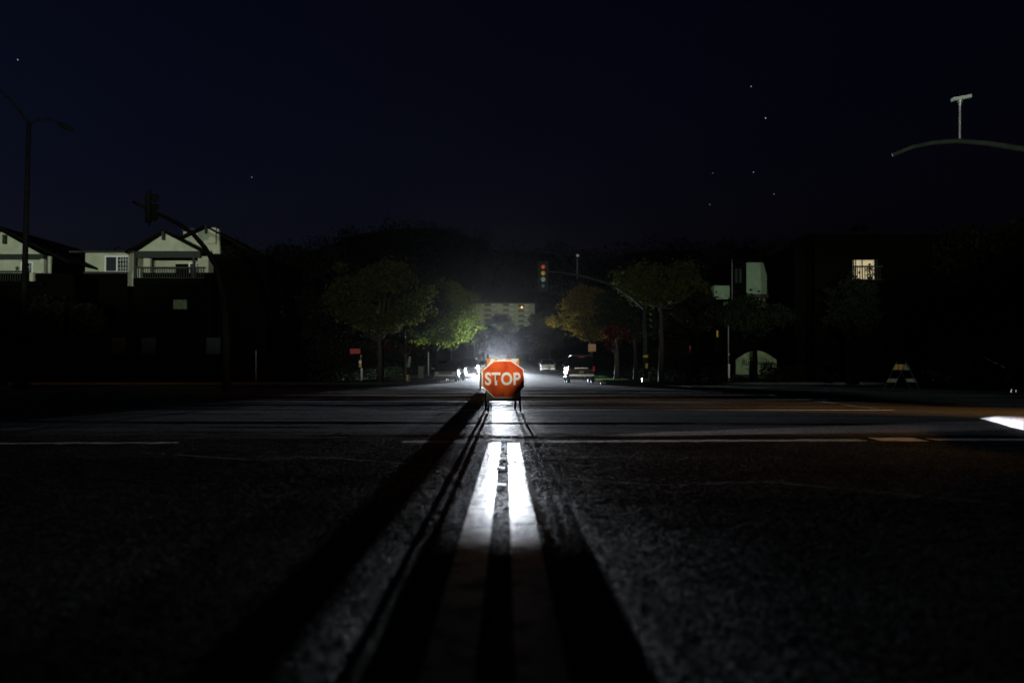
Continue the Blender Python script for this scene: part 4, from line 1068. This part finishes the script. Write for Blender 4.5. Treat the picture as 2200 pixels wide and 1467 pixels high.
# ------------------------------------------------------------------ stars
for (px,py,s,lab) in ((38,129,1.3,'star high above the left street lamp'),(1614,186,1.1,'topmost star right of centre'),(1645,254,1.3,'brighter star below the topmost one'),(1619,370,.9,'star midway above the sage house'),
        (1663,417,.8,'faint star right of the lower pair'),(1525,439,.8,'faint star low over the right tree line'),(541,381,.8,'faint lone star above the left roofs'),(1532,372,.6,'very faint star left of the midway star')):
    q=P(px,py,3000); tag(MB().sphere(tuple(q),.95*s,8,6).build('star',M['star']),lab,'star','stars in the night sky')

# ------------------------------------------------------------------ haze
hz=MB().box((0,420,78),(3400,1040,162)).build('haze',mat('haze_tmp',(1,1,1)))
hz.location=(0,0,0)
m,nt,b=newmat('haze_air'); nt.nodes.remove(b); v=nt.nodes.new('ShaderNodeVolumePrincipled')
v.inputs['Color'].default_value=(.9,.92,.95,1); v.inputs['Density'].default_value=.000010; v.inputs['Anisotropy'].default_value=.955
nt.links.new(v.outputs[0],nt.nodes['Material Output'].inputs['Volume']); hz.data.materials[0]=m; m.cycles.volume_sampling='EQUIANGULAR'; tag(hz,kind='stuff')

# ------------------------------------------------------------------ lights
def spot(name,loc,target,power,size,color=(1,1,1),blend=1,radius=.06):
    l=bpy.data.lights.new(name,'SPOT'); l.energy=power; l.spot_size=math.radians(size); l.spot_blend=blend; l.color=color; l.shadow_soft_size=radius
    o=bpy.data.objects.new(name,l); COL.objects.link(o); o.location=loc
    o.rotation_euler=(Vector(target)-Vector(loc)).to_track_quat('-Z','Y').to_euler(); return o
zr=GZ(-2,140.2)
PWR=1400000
def low_beam(name,loc,power,color,radius=.07):
    """a headlamp facing -Y: strong below its cut-off, weak overhead spill"""
    l=bpy.data.lights.new(name,'POINT'); l.energy=power; l.color=color; l.shadow_soft_size=radius; l.use_nodes=True
    nt=l.node_tree; em=[n for n in nt.nodes if n.type=='EMISSION'][0]; L_=nt.links; N=nt.nodes.new
    tc=N('ShaderNodeTexCoord'); sx=N('ShaderNodeSeparateXYZ'); L_.new(tc.outputs['Normal'],sx.inputs[0])
    def mth(op,a,b=None):
        n=N('ShaderNodeMath'); n.operation=op
        for k,v_ in enumerate((a,b)):
            if v_ is None: continue
            if isinstance(v_,(int,float)): n.inputs[k].default_value=v_
            else: L_.new(v_,n.inputs[k])
        return n.outputs[0]
    ay=mth('MAXIMUM',mth('MULTIPLY',sx.outputs[1],-1.0),.0001)
    el=mth('DIVIDE',sx.outputs[2],ay); az=mth('DIVIDE',sx.outputs[0],ay)
    mr=N('ShaderNodeMapRange'); mr.inputs[1].default_value=-.04; mr.inputs[2].default_value=.16; L_.new(el,mr.inputs[0])
    cr=N('ShaderNodeValToRGB'); L_.new(mr.outputs[0],cr.inputs[0]); e=cr.color_ramp.elements
    pts=[(-.04,1.0),(-.028,.75),(-.021,.62),(-.0178,.50),(-.0160,.20),(-.0145,.095),(-.010,.065),(.01,.045),(.025,.3),(.07,.26),(.11,.012),(.16,.002)]
    e[0].position=0; e[0].color=(pts[0][1],)*3+(1,); e[1].position=1; e[1].color=(pts[-1][1],)*3+(1,)
    for r,v_ in pts[1:-1]:
        q=e.new((r+.04)/.2); q.color=(v_,)*3+(1,)
    a2=mth('MULTIPLY',az,az); g=mth('EXPONENT',mth('MULTIPLY',a2,-48.0))
    front=mth('GREATER_THAN',mth('MULTIPLY',sx.outputs[1],-1.0),.3)
    L_.new(mth('MULTIPLY',mth('MULTIPLY',cr.outputs[0],g),mth('MULTIPLY',front,1/24)),em.inputs['Strength'])
    o=bpy.data.objects.new(name,l); COL.objects.link(o); o.location=loc; return o
low_beam('headlight_beam',(-2.62,140.1,zr+1.0),PWR*24,(.84,.91,1),.11)
low_beam('headlight_beam',(-1.25,140.1,zr+1.0),PWR*24,(.84,.91,1),.11)
RB=Vector((-1.15,-10.9,.88)); TL=math.radians(44); AZ=math.radians(-1.5)
spot('rear_headlight_beam',RB,RB+Vector((math.sin(AZ)*math.cos(TL),math.cos(AZ)*math.cos(TL),math.sin(TL))),44000,91.4,(1,.98,.84),.10,.04)
LB=Vector((-7,-9,.9)); TL2=math.radians(14.5); A2=math.radians(-17)
spot('side_fill_beam',LB,LB+Vector((math.sin(A2)*math.cos(TL2),math.cos(A2)*math.cos(TL2),math.sin(TL2))),62000,24.5,(.92,1,.84),.25,.04)  # added spot with no vehicle, brightens the left houses
spot('side_fill_beam',(6,-9,.9),(14.5,43,2.4),32000,10.0,(.88,1,.84),.6,.04)  # second added spot, no lamp there, lifts the entrance sign and A-frame
spot('amber_beam',(15,9.5,.9),(12.2,12.8,0),32000,34,(1,.48,.12),1,.1)
spot('amber_beam',(12,13.5,.7),(5.6,10.9,0),4500,40,(1,.48,.12),1,.1)
spot('island_beam',(-3.2,9.2,.7),(6.4,13.0,.06),5200,11,(1,.93,.97),.4,.05)
spot('far_street_light',(-4,478,34),(-1,530,36),17000,150,(.95,1,.78),.5,.5)
# faint moonlight
sun=bpy.data.lights.new('moon','SUN'); sun.energy=.004; sun.angle=math.radians(.5); sun.color=(.7,.8,1)
so=bpy.data.objects.new('moon',sun); COL.objects.link(so); so.rotation_euler=(math.radians(55),0,math.radians(60))

# ------------------------------------------------------------------ world
w=bpy.data.worlds.new('World'); S.world=w; w.use_nodes=True; nt=w.node_tree
sky_=nt.nodes.new('ShaderNodeTexSky'); sky_.sky_type='NISHITA'; sky_.sun_disc=False
sky_.sun_elevation=math.radians(-3.6); sky_.sun_rotation=math.radians(-75); sky_.air_density=1; sky_.dust_density=.3; sky_.ozone_density=3
nt.links.new(sky_.outputs[0],nt.nodes['Background'].inputs[0]); nt.nodes['Background'].inputs[1].default_value=.10

# ------------------------------------------------------------------ camera
cd=bpy.data.cameras.new('camera'); cam=bpy.data.objects.new('camera',cd); COL.objects.link(cam)
cam.location=(0,0,CH); cam.rotation_euler=(PI/2+PITCH,0,0)
cd.sensor_width=36; cd.lens=35*F/2139*1.0; cd.clip_end=6000; cd.clip_start=.05
cd.dof.use_dof=True; cd.dof.focus_distance=17.5; cd.dof.aperture_fstop=1.6
S.camera=cam
S.view_settings.view_transform='Standard'; S.view_settings.look='None'; S.view_settings.exposure=0; S.view_settings.gamma=1
S.cycles.use_denoising=True
S.cycles.max_bounces=4; S.cycles.diffuse_bounces=2; S.cycles.glossy_bounces=3; S.cycles.transmission_bounces=3; S.cycles.volume_bounces=0
S.cycles.use_light_tree=True; S.cycles.sample_clamp_indirect=4
S.cycles.caustics_reflective=False; S.cycles.caustics_refractive=False
